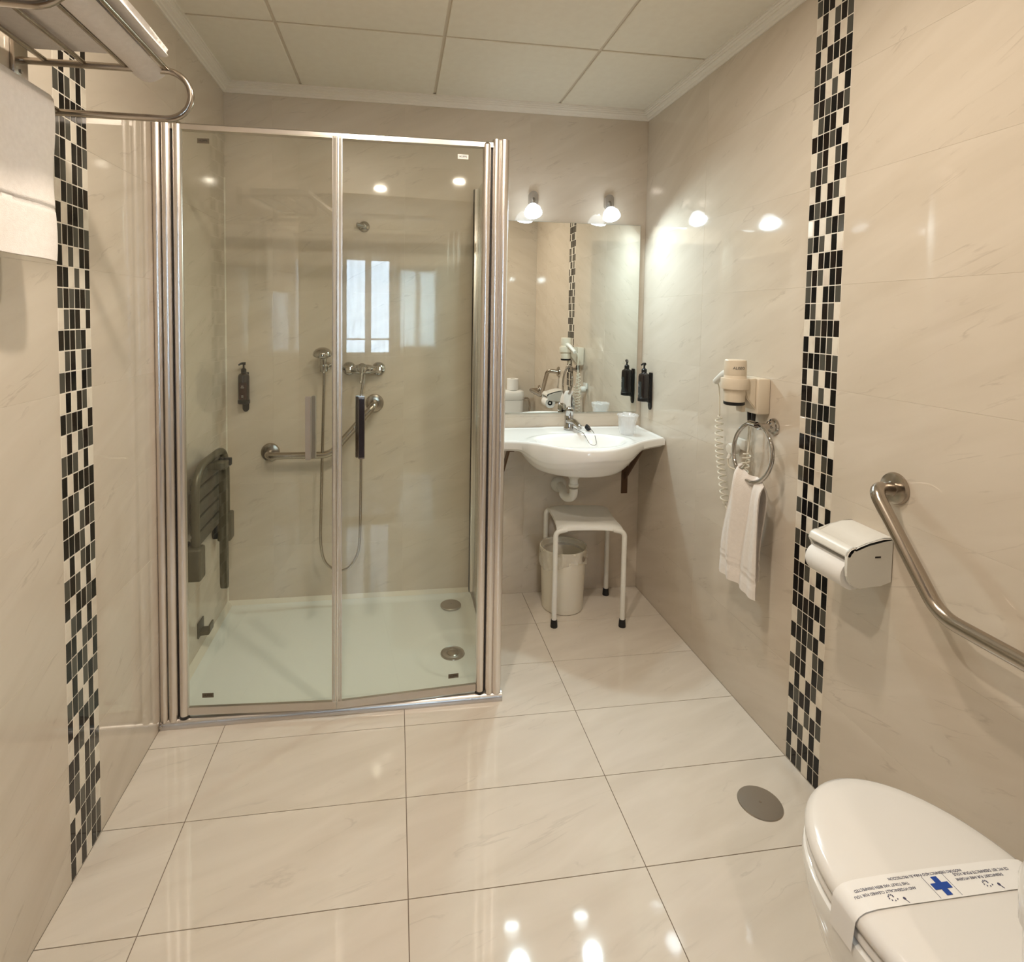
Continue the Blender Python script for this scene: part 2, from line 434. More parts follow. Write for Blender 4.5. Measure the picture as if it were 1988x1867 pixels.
# cornice profile (inset from the wall, height below ceiling)
prof = [(0, .002), (mi, .002), (mi, -.006), (mi - .006, -.006), (mi - .006, -.010), (mi - .012, -.012), (mi - .012, -.016), (mi - .019, -.019), (mi - .019, -.023), (mi - .028, -.027), (mi - .030, -.032), (.008, -.034), (.006, -.040), (0, -.040)]
def cornice(nm, f):
    bm = B(); A = []; D = []
    for d, z in prof: a, b = f(d); A.append((*a, H + z)); D.append((*b, H + z))
    loft(bm, [A, D]); return struct(nm, bm, 'cornice', smooth=False)
cornice('trim_1', lambda d: ((d, -d), (W - d, -d)))
cornice('trim_2', lambda d: ((d, -d), (d, REAR + d)))
cornice('trim_3', lambda d: ((W - d, -d), (W - d, REAR + d)))
cornice('trim_4', lambda d: ((W - d, REAR + d), (1.50, REAR + d)))
# sealant bead along the shower corner
struct('trim_5', mprism([(.0, .0), (.005, 0), (0, -.005)], 2, .02, 2.0), 'silicone', smooth=False)

# hall and bedroom behind the camera
BX0, BX1, BY = -1.3, 2.6, -5.6
struct('floor_hall', mbox(BX0, BX1, BY, REAR - .5, -.12, 0), 'wood', smooth=False)
struct('ceiling_hall', mbox(BX0, BX1, BY, REAR - .5, H + .016, H + .12), 'plaster', smooth=False)
struct('wall_hall_left', mbox(BX0 - .1, BX0, BY, REAR, -.1, 2.6), 'room', smooth=False)
struct('wall_hall_right', mbox(BX1, BX1 + .1, BY, REAR, -.1, 2.6), 'room', smooth=False)
bm = B(); box(bm, BX0, -T, REAR - .11, REAR, -.1, 2.6); struct('wall_hall_front', bm, 'room', smooth=False)
bm = B(); box(bm, W + T, BX1, REAR - .11, REAR, -.1, 2.6); struct('wall_hall_side', bm, 'room', smooth=False)
bm = B(); box(bm, -T, 1.50, REAR - .11, REAR - .002, 2.10, 2.6); struct('trim_6', bm, 'plaster', smooth=False)
for nm, x0, x1 in (('floor_hall_left', BX0, -T), ('floor_hall_right', W + T, BX1)):
    struct(nm, mbox(x0, x1, REAR - .5, REAR - .11, -.12, 0), 'wood', smooth=False)
for nm, x0, x1 in (('ceiling_hall_left', BX0, -T), ('ceiling_hall_right', W + T, BX1)):
    struct(nm, mbox(x0, x1, REAR - .5, REAR - .11, H + .016, H + .12), 'plaster', smooth=False)
WX0, WX1, WZ0, WZ1 = .80, 1.36, .92, 2.06
bm = B()
box(bm, BX0, WX0, BY - .12, BY, -.1, 2.6); box(bm, WX1, BX1, BY - .12, BY, -.1, 2.6)
box(bm, WX0, WX1, BY - .12, BY, -.1, WZ0); box(bm, WX0, WX1, BY - .12, BY, WZ1, 2.6)
struct('wall_window', bm, 'room', smooth=False)
win = bpy.data.objects.new('window_1', None); C.objects.link(win); win['kind'] = 'structure'
xm = (WX0 + WX1) / 2
for a, b in ((WX0, xm), (xm, WX1)):
    bm = B(); f = .035
    box(bm, a, a + f, BY - .07, BY - .03, WZ0, WZ1); box(bm, b - f, b, BY - .07, BY - .03, WZ0, WZ1)
    box(bm, a, b, BY - .07, BY - .03, WZ0, WZ0 + f); box(bm, a, b, BY - .07, BY - .03, WZ1 - f, WZ1)
    box(bm, a, b, BY - .065, BY - .035, 1.10, 1.118)
    fr = fin('window_frame', bm, 'plastic_w', win, smooth=False)
    fin('pane', mbox(a + f, b - f, BY - .052, BY - .048, WZ0 + f, WZ1 - f), 'window_glass', fr, smooth=False)
cur = thing('sheer_curtain', 'sheer white curtain with soft folds over the bedroom window', 'curtain', (0, 0, 0))
def curt(u, v):
    x = WX0 - .12 + u * (WX1 - WX0 + .24)
    return Vector((x, BY + .07 + .018 * math.sin(u * 70 + 1.5 * math.sin(u * 9)), .55 + v * 1.7))
bm = B(); grid(bm, curt, 120, 4); fin('fabric', bm, 'sheer', cur)
fin('curtain_rod', mtube([(WX0 - .2, BY + .07, 2.26), (WX1 + .2, BY + .07, 2.26)], .012, 10), 'alu_s', cur)
# ------------------------------------------------------------------ ceiling downlights
for k, (x, y) in enumerate(DOWN):
    lb = ['round warm recessed downlight in the ceiling in front of the toilet', 'round warm recessed downlight in the ceiling nearest the left wall', 'round warm recessed downlight in the hall ceiling outside the bathroom'][k]
    dl = thing('ceiling_downlight', lb, 'ceiling light', (x, y, H), 'recessed downlights')
    bm = mlathe([(.037, .004), (.037, -.004), (.040, -.007), (.050, -.006), (.053, .001)], (0, 0, 0), n=40, cap=False); fin('trim_ring', bm, 'alu_s', dl)
    fin('lens', mlathe([(0, -.003), (.036, -.003), (.036, .002), (0, .002)], n=32), 'lens_w', dl)

# ------------------------------------------------------------------ shower tray
YF = -.762
tray = thing('shower_tray', 'low white shower tray inside the glass enclosure, recessed around its waste', 'shower tray', (0, 0, 0))
def tray_fn(u, v):
    x = .002 + u * 1.158; y = -.002 - v * .770
    z = .030
    e = min(x, 1.16 - x, -y, .772 + y)
    z -= .010 * min(1, max(0, (e - .025) / .03))
    d = math.hypot((x - 1.03) / 1.05, (y + .50)) 
    t = max(0, min(1, (.175 - d) / .03)); z -= .0065 * t * t * (3 - 2 * t)
    if e < .012: z -= .004 * (1 - e / .012) ** 2
    return Vector((x, y, z))
bm = B(); V = grid(bm, tray_fn, 120, 84)
loop = [V[i][0] for i in range(121)] + [V[120][j] for j in range(1, 85)] + [V[i][84] for i in range(119, -1, -1)] + [V[0][j] for j in range(83, 0, -1)]
low = [bm.verts.new((v.co.x, v.co.y, .0005)) for v in loop]
n = len(loop)
for k in range(n): bm.faces.new((loop[k], loop[(k + 1) % n], low[(k + 1) % n], low[k]))
fin('basin', bm, 'tray', tray, ang=50)
bm = B(); prism(bm, [(-.0005, .02), (-.0005, .046), (-.020, .030), (-.020, .026)], 0, .0, 1.16)
prism(bm, [(.0005, .02), (.0005, .046), (.024, .030), (.024, .026)], 1, -.74, -.0)
fin('sealant_bead', bm, 'silicone', tray, smooth=False)
dr = fin('drain', mlathe([(0, .0145), (.022, .0145), (.024, .0175), (.030, .0175), (.033, .0155), (.044, .0155), (.048, .0175), (.050, .0140)], (1.008, -.497, 0), n=48, cap=False), 'steel_g', tray)
bm = B(); lathe(bm, [(.0, .021), (.018, .0205), (.023, .018), (.023, .014)], (1.010, -.499, 0), n=36, cap=False); fin('drain_plug', bm, 'steel', dr)
cov = fin('drain_cover', mlathe([(0, 0), (.047, 0), (.049, .002), (.049, .007), (.047, .009), (.006, .011), (.0052, .0085), (0, .0085)], (0, 0, 0), n=56), 'steel_g', loc=(1.035, -.128, .0205))
tag(cov, 'loose round grey drain cover lying in the back corner of the shower tray', 'drain cover')
# thin stainless floor cover
fc = thing('floor_drain', 'round brushed steel drain cover set in the floor beside the toilet', 'drain cover', (1.818, -1.318, 0))
fin('cover', mlathe([(0, -.002), (.060, -.002), (.061, .001), (.0595, .0032), (.012, .0042), (0, .0042)], n=72), 'steel_g', fc)
fin('screw', mlathe([(.0035, .004), (.0035, .0055), (.0015, .006), (0, .0055)], n=20), 'chrome', fc)

# ------------------------------------------------------------------ shower enclosure
en = thing('shower_enclosure', 'glass shower enclosure with two hinged panes and polished aluminium frame', 'shower enclosure', (0, 0, 0))
ZT = 1.995
def capsule(cx, cy, hx, hy, n=10):
    r = min(hx, hy); P = []
    for sx, sy, a0 in ((1, 1, 0), (-1, 1, 90), (-1, -1, 180), (1, -1, 270)):
        for k in range(n + 1):
            a = math.radians(a0 + 90 * k / n)
            P.append((cx + sx * (hx - r) + r * math.cos(a), cy + sy * (hy - r) + r * math.sin(a)))
    return P
def post(nm, cx, cy, hx, hy, z0, z1, m='alu'):
    return fin(nm, mprism(capsule(cx, cy, hx, hy), 2, z0, z1), m, en, ang=30)
post('wall_profile', .013, YF, .0125, .024, .022, ZT)
post('wall_profile', .042, YF - .004, .014, .021, .022, ZT)
fin('dark_strip', mbox(.055, .0605, YF - .006, YF + .012, .03, ZT - .02), 'near_black', en, smooth=False)  # dark strip filling the gap between wall profile and hinge post
post('hinge_post', .0745, YF - .006, .0145, .0155, .036, ZT - .006)
post('hinge_post', 1.079, YF - .006, .0145, .0155, .036, ZT - .012)
fin('dark_strip', mbox(1.0925, 1.0985, YF - .006, YF + .012, .03, ZT - .01), 'near_black', en, smooth=False)  # dark strip filling the gap between hinge post and corner post
post('corner_post', 1.1115, YF - .002, .0135, .022, .026, ZT + .006)
post('corner_post', 1.1395, YF + .002, .0165, .027, .026, ZT + .006)
for x in (.0745, 1.079):
    fin('end_cap', mlathe([(.0125, 0), (.014, .004), (.010, .010), (0, .0115)], (x, YF - .006, ZT - (.007 if x < .5 else .013)), n=24), 'chrome', en)
    fin('end_cap', mlathe([(.0155, 0), (.0165, .008), (.015, .010)], (x, YF - .006, .026), n=24), 'near_black', en)
fin('cap_screw', mlathe([(.004, 0), (.004, .004), (0, .006)], (1.128, YF, ZT + .005), n=16), 'chrome', en)
# header and sill
bm = B(); prism(bm, [(YF + .012, ZT - .021), (YF + .012, ZT), (YF - .010, ZT), (YF - .016, ZT - .005), (YF - .016, ZT - .021)], 0, .055, 1.10)
fin('header_rail', bm, 'alu_s', en, smooth=False)
bm = B(); prism(bm, [(YF + .02, .002), (YF + .02, .026), (YF - .012, .028), (YF - .024, .022), (YF - .028, .012), (YF - .028, .0005)], 0, .002, 1.160)
fin('sill', bm, 'alu_s', en, ang=60)
fin('sill_end', mlathe([(.006, 0), (.006, .007), (.003, .009), (0, .009)], (.006, YF - .028, .018), (0, -1, 0), n=16), 'chrome', en)
# the two panes meet a little in front of the sill
PL, PM, PR = Vector((.088, YF - .008)), Vector((.5775, -.802)), Vector((1.066, YF - .008))
def door(a, b, side):
    d = (b - a); L = d.length; d.normalize(); nn = Vector((d.y, -d.x))   # towards the room
    e = bpy.data.objects.new('door_panel', None); C.objects.link(e); e.parent = en
    def q(s, t): p = a + d * s + nn * t; return (p.x, p.y)
    def slab(nm, s0, s1, t0, t1, z0, z1, m, bev=0):
        return fin(nm, mprism([q(s0, t0), q(s1, t0), q(s1, t1), q(s0, t1)], 2, z0, z1, bev), m, e, smooth=False)
    slab('glass_pane', .0, L - .004, -.003, .003, .058, ZT - .022, 'glass')
    slab('bottom_strip', .0, L - .002, -.0055, .0055, .036, .062, 'alu_s')
    e0 = L - .0010 if side == 0 else .0010; sg_ = -1 if side == 0 else 1
    def strip(nm, a, b, t0, t1, m):
        a, b = sorted((e0 + sg_ * a, e0 + sg_ * b)); slab(nm, a, b, t0, t1, .058, ZT - .022, m)
    strip('edge_seal', 0, .0030, -.005, .0055, 'alu')
    strip('edge_fin', .0030, .0120, -.0042, .0045, 'seal_clear')
    strip('edge_bead', .0120, .0148, -.0045, .0050, 'alu_s')
    # fix parenting depth: panel > part
    return e, q, d, nn, L
dA, qA, vA, nA, LA = door(PL, PM, 0)
dB, qB, vB, nB, LB = door(PM, PR, 1)
def handle(dd, q, s, m, hw, z0, z1, ins, side):
    for t0, t1, mm, nm in ((.003, .020, m, 'handle'), (-.020, -.003, m, 'handle')):
        sc = s + (side * .014 if t0 < 0 else 0)
        w = hw if t0 > 0 else .006
        fin(nm, mprism([q(sc - w, t0), q(sc + w, t0), q(sc + w, t1), q(sc - w, t1)], 2, z0, z1, .002), mm, dd, ang=30)
        if ins and t0 > 0:
            fin('handle_insert', mprism([q(sc - w + .0022, t1 - .001), q(sc + w - .0022, t1 - .001), q(sc + w - .0022, t1 + .0008), q(sc - w + .0022, t1 + .0008)], 2, z0 + .006, z1 - .008), 'dark_p', dd, smooth=False)
handle(dA, qA, LA - .0925, 'handle_g', .0085, .905, 1.118, False, 1)
handle(dB, qB, .080, 'chrome', .0105, .905, 1.118, True, -1)
def badge(q, dd, s, z, dark, d):
    w, h = .0185, .0078
    p = fin('badge', mprism([q(s - w, .0031), q(s + w, .0031), q(s + w, .0042), q(s - w, .0042)], 2, z - h, z + h), 'plate_g' if dark else 'plate_w', dd, smooth=False)
    c = q(s, .0045)
    text('badge_lettering', 'HÜPPE', .0095, (c[0], c[1], z), (d.x, d.y, 0), (0, 0, 1), 'ink_k', p, ext=.0001)
badge(qA, dA, .068, 1.940, True, vA); badge(qA, dA, .064, .102, True, vA)
badge(qB, dB, LB - .072, 1.936, False, vB); badge(qB, dB, LB - .084, .102, True, vB)
# fixed side pane running back to the wall
sp = fin('side_pane', mbox(1.1475, 1.1535, YF + .028, -.02, .030, ZT - .006), 'glass', en, smooth=False)
fin('side_rail', mbox(1.141, 1.159, YF + .026, -.002, .0005, .034, .002), 'alu_s', en)
fin('side_wall_profile', mbox(1.136, 1.165, -.030, -.0005, .03, ZT + .004, .006), 'alu', en)
fin('dark_strip', mbox(1.134, 1.1362, -.022, -.006, .03, ZT), 'near_black', en, smooth=False)  # thin dark strip along the side wall profile

# ------------------------------------------------------------------ fold-up shower seat on the left wall
st = thing('folding_bench', 'olive grey fold-up shower seat with slats folded against the left wall', 'shower seat', (0, 0, 0))
ya, yb, XS = -.575, -.195, .052
fin('frame', mtube(fillet([(XS, ya, .52), (XS, ya, .820), (XS, yb, .820), (XS, yb, .52)], .115, 12), .0145, 18), 'bronze', st)
for k in range(5):
    z = .515 + k * .056
    fin('slat', mbox(XS - .022, XS - .004, ya + .006, yb - .006, z, z + .047, .004), 'slat', st)
for y in (ya, yb):
    fin('wall_bracket', mbox(.022, .078, y - .034, y + .026, .415, .535, .008, 3), 'bronze', st)
    fin('wall_plate', mbox(.0006, .024, y - .030, y + .034, .425, .545, .006), 'rubber', st)
yl = -.385
fin('folding_leg', mprism([(yl - .017, .315), (yl - .010, .290), (yl + .006, .281), (yl + .015, .284), (yl + .017, .300), (yl + .017, .795), (yl - .017, .795)], 0, .082, .108, .003), 'bronze', st)
fin('leg_hinge', mbox(.045, .112, yl - .036, yl + .028, .775, .803, .004), 'bronze', st)
fin('hinge_cover', mbox(.070, .118, yl + .022, yl + .042, .778, .808, .003), 'rubber', st)
lr = thing('leg_rest', 'small dark metal leg rest bracket low on the left shower wall', 'bracket', (0, 0, 0))
fin('plate', mbox(.0006, .006, -.415, -.350, .098, .160, .002), 'slat', lr)
fin('hook', mprism([(.005, .105), (.040, .108), (.046, .118), (.046, .148), (.040, .148), (.040, .122), (.005, .122)], 1, -.405, -.362, .001), 'bronze', lr)

# ------------------------------------------------------------------ grab bars
def flange(p, ax, r, parent, m='steel'):
    fin('flange', mlathe([(r, .0006), (r, .004), (r * .93, .010), (r * .70, .013), (.018, .014), (.0165, .018)], p, ax, n=44), m, parent)
gb = thing('grab_bar', 'angled brushed steel grab bar on the back wall inside the shower', 'grab bar', (0, 0, 0), 'angled steel grab bars')
flange((.195, 0, .745), (0, -1, 0), .043, gb); flange((.672, 0, .972), (0, -1, 0), .043, gb)
fin('bar', mtube(fillet([(.195, -.010, .745), (.195, -.080, .745), (.475, -.080, .745), (.672, -.080, .972), (.672, -.010, .972)], .042, 9), .0160, 20), 'steel', gb)
gb2 = thing('grab_bar', 'angled brushed steel grab bar on the right wall above the toilet', 'grab bar', (0, 0, 0), 'angled steel grab bars')
flange((W, -1.515, .975), (-1, 0, 0), .040, gb2); flange((W, -2.10, .762), (-1, 0, 0), .040, gb2)
fin('bar', mtube(fillet([(W - .010, -1.515, .975), (W - .083, -1.535, .985), (W - .083, -1.722, .762), (W - .083, -2.10, .762), (W - .01, -2.10, .762)], .040, 9), .0158, 20), 'steel', gb2)

# ------------------------------------------------------------------ shower mixer and hand shower
mx = thing('shower_mixer', 'chrome shower mixer with two round wall roses and a central lever', 'shower tap', (0, 0, 0))
for x in (.553, .690):
    fin('wall_rose', mlathe([(.032, .0006), (.032, .004), (.029, .014), (.018, .022), (.014, .028), (.013, .052)], (x, 0, 1.137), (0, -1, 0), n=40), 'chrome', mx)
    fin('union_nut', mlathe([(.015, -.014), (.017, -.010), (.017, .010), (.015, .014)], (x, -.052, 1.137), (1, 0, 0), n=8), 'chrome', mx)
fin('body', mlathe([(.010, -.064), (.016, -.050), (.021, -.034), (.024, -.022), (.024, .022), (.021, .034), (.016, .050), (.010, .064)], (.6215, -.054, 1.137), (1, 0, 0), n=32), 'chrome', mx)
fin('cartridge', mlathe([(.022, 0), (.024, .012), (.021, .028), (.010, .034), (0, .035)], (.618, -.066, 1.140), (0, -1, .35), n=32), 'chrome', mx)
fin('lever', mtube(smooth_path([(.618, -.10, 1.150), (.617, -.118, 1.118), (.614, -.130, 1.080)], 6), lambda t: .007 - .002 * t, 12), 'chrome', mx)
fin('outlet', mlathe([(.011, 0), (.011, -.02), (.0085, -.022), (.0085, -.034)], (.6215, -.056, 1.118), n=24), 'chrome', mx)
hs = thing('hand_shower', 'chrome mushroom hand shower on its holder with long looping hose', 'hand shower', (0, 0, 0))
fin('holder', mlathe([(.017, .0006), (.017, .006), (.011, .010), (.009, .07)], (.455, 0, 1.150), (0, -1, 0), n=28), 'chrome', hs)
fin('holder_clamp', mlathe([(.0175, -.016), (.018, -.012), (.018, .012), (.016, .018)], (.447, -.090, 1.148), (0, -.15, 1), n=28), 'chrome', hs)
fin('handle', mlathe([(.0075, -.03), (.012, -.02), (.0135, .0), (.016, .03), (.012, .05), (.010, .058)], (.446, -.090, 1.155), (-.02, -.1, 1), n=28), 'chrome', hs)
fin('head', mlathe([(.010, -.004), (.030, .000), (.041, .008), (.0425, .012), (.043, .0135), (.0395, .026), (.030, .037), (.015, .044), (0, .046)], (.4425, -.096, 1.196), (-.01, -.16, 1), n=48), 'chrome', hs)
hose = smooth_path([(.448, -.088, 1.13), (.447, -.088, 1.05), (.441, -.086, .80), (.434, -.082, .50), (.432, -.078, .34), (.446, -.072, .25), (.482, -.068, .205), (.520, -.066, .192), (.562, -.066, .208), (.598, -.068, .27), (.609, -.068, .37), (.612, -.068, .60), (.613, -.068, .86), (.612, -.066, 1.0), (.618, -.060, 1.06), (.6215, -.056, 1.088)], 10)
fin('hose', mtube(hose, .0062, 12), 'steel', hs)
fin('hose_cone', mlathe([(.0065, -.028), (.0095, -.004), (.0105, .0), (.0105, .012)], (.6215, -.056, 1.095), n=20), 'chrome', hs)
hk = thing('shower_outlet', 'small chrome capped outlet high on the back wall of the shower', 'wall fitting', (0, 0, 0))
fin('rose', mlathe([(.026, .0006), (.026, .003), (.022, .010), (.013, .014), (.011, .030), (.009, .032), (0, .032)], (.620, 0, 1.803), (0, -1, 0), n=36), 'chrome', hk)
fin('stub', mtube([(.620, -.024, 1.803), (.588, -.036, 1.806)], .010, 16), 'chrome', hk)

# ------------------------------------------------------------------ soap dispensers
def dispenser(label, R, loc, face):
    """built facing -Y against a wall at y=0, then turned"""
    t = thing('soap_dispenser', label, 'soap dispenser', loc, 'wall soap dispensers')
    t.rotation_euler = ROT[face]; t.scale = (.82, .90, 1)
    pl = []
    w = .017
    for k in range(13):
        a = math.pi + math.pi * k / 12; pl.append((w * math.cos(a), -.078 + w * math.sin(a)))
    pl += [(w, .088), (-w, .088)]
    fin('bracket', mprism(pl, 1, -.010, -.0006, .002), 'black_p', t)
    fin('cradle', mlathe([(.030, -.052), (.032, -.050), (.032, -.036), (.0305, -.034), (.0305, -.048), (0, -.048)], (0, -.044, 0), n=36), 'black_p', t)
    fin('back_clip', mbox(-.013, .013, -.020, -.008, -.06, .06, .002), 'black_p', t)
    b = fin('bottle', mlathe([(0, -.047), (.029, -.047), (.0298, -.044), (.0298, .070), (.027, .080), (.014, .088), (.0125, .092), (.0125, .097)], (0, -.044, 0), n=40), 'bottle', t)
    def bend(r):
        def f(co):
            a = co.x / r
            return Vector((r * math.sin(a), -.044 - r * math.cos(a) - co.z, co.y))
        return f
    lb = B()
    for i in range(9):
        pass
    def lab(u, v):
        a = (u - .5) * 1.5; return Vector((.0302 * math.sin(a), -.044 - .0302 * math.cos(a), -.030 + v * .075))
    grid(lb, lab, 10, 2); lo = fin('bottle_label', lb, 'label_r' if R else 'label_g', b)
    for kk, (zz, ww) in enumerate(((.030, .012), (.022, .018), (-.014, .010), (-.020, .010))):
        bb = B(); grid(bb, lambda u, v: Vector((.0304 * math.sin((u - .5) * ww / .03), -.044 - .0304 * math.cos((u - .5) * ww / .03), zz + v * .0022)), 4, 1)
        fin('label_print', bb, 'print_w', b)
    fin('collar', mlathe([(.0145, .090), (.0145, .104), (.010, .108), (.005, .110), (.0045, .128)], (0, -.044, 0), n=24), 'black_p', t)
    fin('pump_head', mtube(smooth_path([(.010, -.044, .130), (0, -.044, .131), (-.012, -.046, .130), (-.026, -.050, .124)], 5), lambda q: .0075 - .0035 * q, 12), 'black_p', t)
    return t
dispenser('black pump soap dispenser on the back wall inside the shower', True, (.088, 0, 1.032), 'back')
dispenser('black pump soap dispenser on the right wall beside the mirror', False, (W, -.118, 1.040), 'right')

# ------------------------------------------------------------------ mirror and mirror lamps
mr = thing('mirror', 'large frameless rectangular mirror above the washbasin', 'mirror', (0, 0, 0))
fin('glass_back', mbox(1.222, 1.982, -.0105, -.0006, .918, 1.858), 'mirror_edge', mr, smooth=False)
fin('mirror_glass', mbox(1.2232, 1.9808, -.0118, -.0104, .9192, 1.8568), 'mirror', mr, smooth=False)
def lamp(i, lp):
    lb = ['wall lamp above the mirror, the left one nearer the shower', 'wall lamp above the mirror, the right one nearer the right wall'][i]
    t = thing('mirror_lamp', lb, 'wall lamp', lp, 'lamps above the mirror')
    p = Vector(lp); d = LAMP_DIR
    fin('wall_bracket', mprism(capsule(0.02, 1.965 - p.z, .022, .036), 1, -.0006 - p.y - .026, -.0006 - p.y, .003), 'lampbase', t)
    fin('arm', mtube(smooth_path([(.02, -p.y - .022, 1.965 - p.z), (.015, -p.y - .06, .055), (0, .012, .034), tuple(-d * .03)], 5), .007, 12), 'lampbase', t)
    fin('shade', mlathe([(.012, -.040), (.022, -.036), (.037, -.014), (.042, .008), (.0405, .008), (.035, -.013), (.020, -.034)], (0, 0, 0), d, n=40, cap=False), 'shade', t)
    fin('bulb', mlathe([(0, .005), (.024, .004), (.035, .001), (.036, -.004), (.014, -.028), (0, -.028)], (0, 0, 0), d, n=32), 'lens', t)
for i, lp in enumerate(LAMPS): lamp(i, lp)

# ------------------------------------------------------------------ washbasin
wb = thing('washbasin', 'white wall-hung ceramic washbasin with curved front under the mirror', 'washbasin', (0, 0, 0))
FT = [(1.215, -.300), (1.25, -.303), (1.32, -.320), (1.37, -.352), (1.43, -.425), (1.48, -.470), (1.54, -.505), (1.61, -.518), (1.68, -.503), (1.745, -.465), (1.80, -.418), (1.85, -.372), (1.90, -.335), (1.95, -.308), (2.008, -.285)]
def interp(tab, x):
    if x <= tab[0][0]: return tab[0][1]
    for (a, b), (c, d), in zip(tab, tab[1:]):
        if x <= c: 
            t = (x - a) / (c - a); return b + (d - b) * t
    return tab[-1][1]
def front(x): return sum(interp(FT, x + k * .012) for k in (-2, -1, 0, 1, 2)) / 5
SX0, SX1, ZS = 1.215, 2.008, .846
def smo(t): t = max(0, min(1, t)); return t * t * (3 - 2 * t)
BCX, BCY = 1.595, -.300
def bowl(x, y): return math.hypot((x - BCX) / .215, (y - BCY) / (.165 if y < BCY else .135))
def top(u, v):
    x = SX0 + u * (SX1 - SX0); y = -.0015 + v * (front(x) + .0015)
    r = bowl(x, y)
    ef = (y - front(x)); es = min(x - SX0, SX1 - x); e = min(ef, es * 1.0)
    z = ZS - .002
    # raised rim along the outside, sunken counter fields left and right
    inner = smo((e - .012) / .012)
    z -= .004 * inner * smo((r - 1.08) / .1)
    z += .003 * smo((.03 + y) / .02)
    # ledge for the tap
    z += .003 * smo((.12 - abs(x - 1.61)) / .03) * smo((y + .135) / .02)
    z -= .115 * smo((1.0 - r) / .62) ** .8 if r < 1 else 0
    if e < .010: z -= .010 * (1 - e / .010) ** 2
    return Vector((x, y, z))
def under(u, v):
    x = SX0 + u * (SX1 - SX0); y = -.0015 + v * (front(x) + .0015)
    e = min(y - front(x), x - SX0, SX1 - x)
    r = math.hypot((x - 1.60) / .30, (y + .235) / .30)
    z = ZS - .050 + .012 * (1 - smo(e / .02))
    z -= .090 * smo((1.0 - r) / .36)
    return Vector((x, y, z))
bm = B(); nu, nv = 130, 80
A = grid(bm, top, nu, nv); D = grid(bm, under, nu, nv)
def rim(l1, l2):
    for i in range(len(l1) - 1): bm.faces.new((l1[i], l1[i + 1], l2[i + 1], l2[i]))
rim(A[0], D[0]); rim(A[-1], D[-1]); rim([r[0] for r in A], [r[0] for r in D]); rim([r[-1] for r in A], [r[-1] for r in D])
fin('basin', bm, 'ceramic', wb, ang=60)
zb = top((BCX - SX0) / (SX1 - SX0), (BCY) / front(BCX)).z
fin('waste', mlathe([(0, .0015), (.016, .001), (.021, .004), (.0225, .002)], (BCX, BCY, zb), n=32, cap=False), 'chrome', wb)
fin('overflow_ring', mlathe([(.004, .001), (.010, .003), (.012, .0)], (BCX, -.187, .800), (0, -1, .9), n=24, cap=False), 'chrome', wb)
for x in (1.285, 1.935):
    b = B(); box(b, x - .016, x + .016, -.006, -.0006, .495, .80); box(b, x - .014, x + .014, -.27, -.004, .787, .795)
    prism(b, [(-.006, .56), (-.006, .60), (-.20, .790), (-.235, .790)], 0, x - .004, x + .004)
    fin('support_bracket', b, 'rust', wb, smooth=False)
tr = thing('drain_trap', 'white plastic waste trap under the washbasin', 'drain pipe', (0, 0, 0))
TX, TY = 1.590, -.235
fin('tailpiece', mlathe([(.019, 0), (.019, -.11)], (TX, TY, .722), n=28), 'plastic_w', tr)
for z, r in ((.655, .0245), (.617, .023)): fin('coupling_nut', mlathe([(r - .002, -.007), (r, -.004), (r, .004), (r - .002, .007)], (TX, TY, z), n=24), 'plastic_w', tr)
fin('bend', mtube(smooth_path([(TX, TY, .60), (TX, TY, .578), (TX - .006, TY + .006, .560), (TX - .022, TY + .03, .549), (TX - .03, TY + .06, .556), (TX - .018, TY + .10, .560), (TX - .005, -.05, .555), (TX - .003, -.004, .552)], 6), .0195, 20), 'plastic_w', tr)
fin('wall_collar', mlathe([(.040, .0006), (.040, .008), (.030, .028), (.022, .034)], (TX - .003, 0, .552), (0, -1, 0), n=32), 'plastic_w', tr)
av = thing('angle_valve', 'small chrome angle valve on the wall below the basin', 'valve', (0, 0, 0))
fin('body', mlathe([(.018, .0006), (.018, .004), (.009, .008), (.009, .035), (.013, .037), (.013, .05), (0, .052)], (1.475, 0, .665), (0, -1, 0), n=24), 'chrome', av)
fin('riser', mtube([(1.475, -.03, .665), (1.475, -.03, .76)], .005, 10), 'chrome', av)
# basin tap
tp = thing('basin_tap', 'chrome single-lever basin tap on the washbasin ledge', 'tap', (0, 0, 0))
bx, by, bz = 1.612, -.070, .847
fin('body', mlathe([(.024, 0), (.025, .004), (.0225, .010), (.021, .040), (.022, .062), (.020, .070), (.012, .073)], (bx, by, bz), n=36), 'chrome', tp)
fin('spout', mtube(smooth_path([(bx, by - .012, bz + .040), (bx + .010, by - .055, bz + .044), (bx + .018, by - .100, bz + .032), (bx + .020, by - .112, bz + .026)], 6), lambda t: .0155 - .003 * t, 20), 'chrome', tp)
fin('lever_cap', mlathe([(.021, 0), (.023, .010), (.021, .028), (.012, .038), (0, .041)], (bx, by, bz + .070), (0, -.25, 1), n=32), 'chrome', tp)
fin('lever', mprism([(bx - .008, by - .005), (bx + .008, by - .005), (bx + .010, by - .05), (bx + .006, by - .062), (bx - .002, by - .062)], 2, bz + .095, bz + .103, .002), 'chrome', tp)
pg = thing('basin_plug', 'black rubber basin plug with ball chain lying behind the bowl', 'plug', (0, 0, 0))
fin('stopper', mlathe([(.012, 0), (.014, .004), (.017, .012), (.017, .016), (0, .017)], (1.690, -.105, .852), (.5, -.3, .55), n=28), 'rubber', pg)
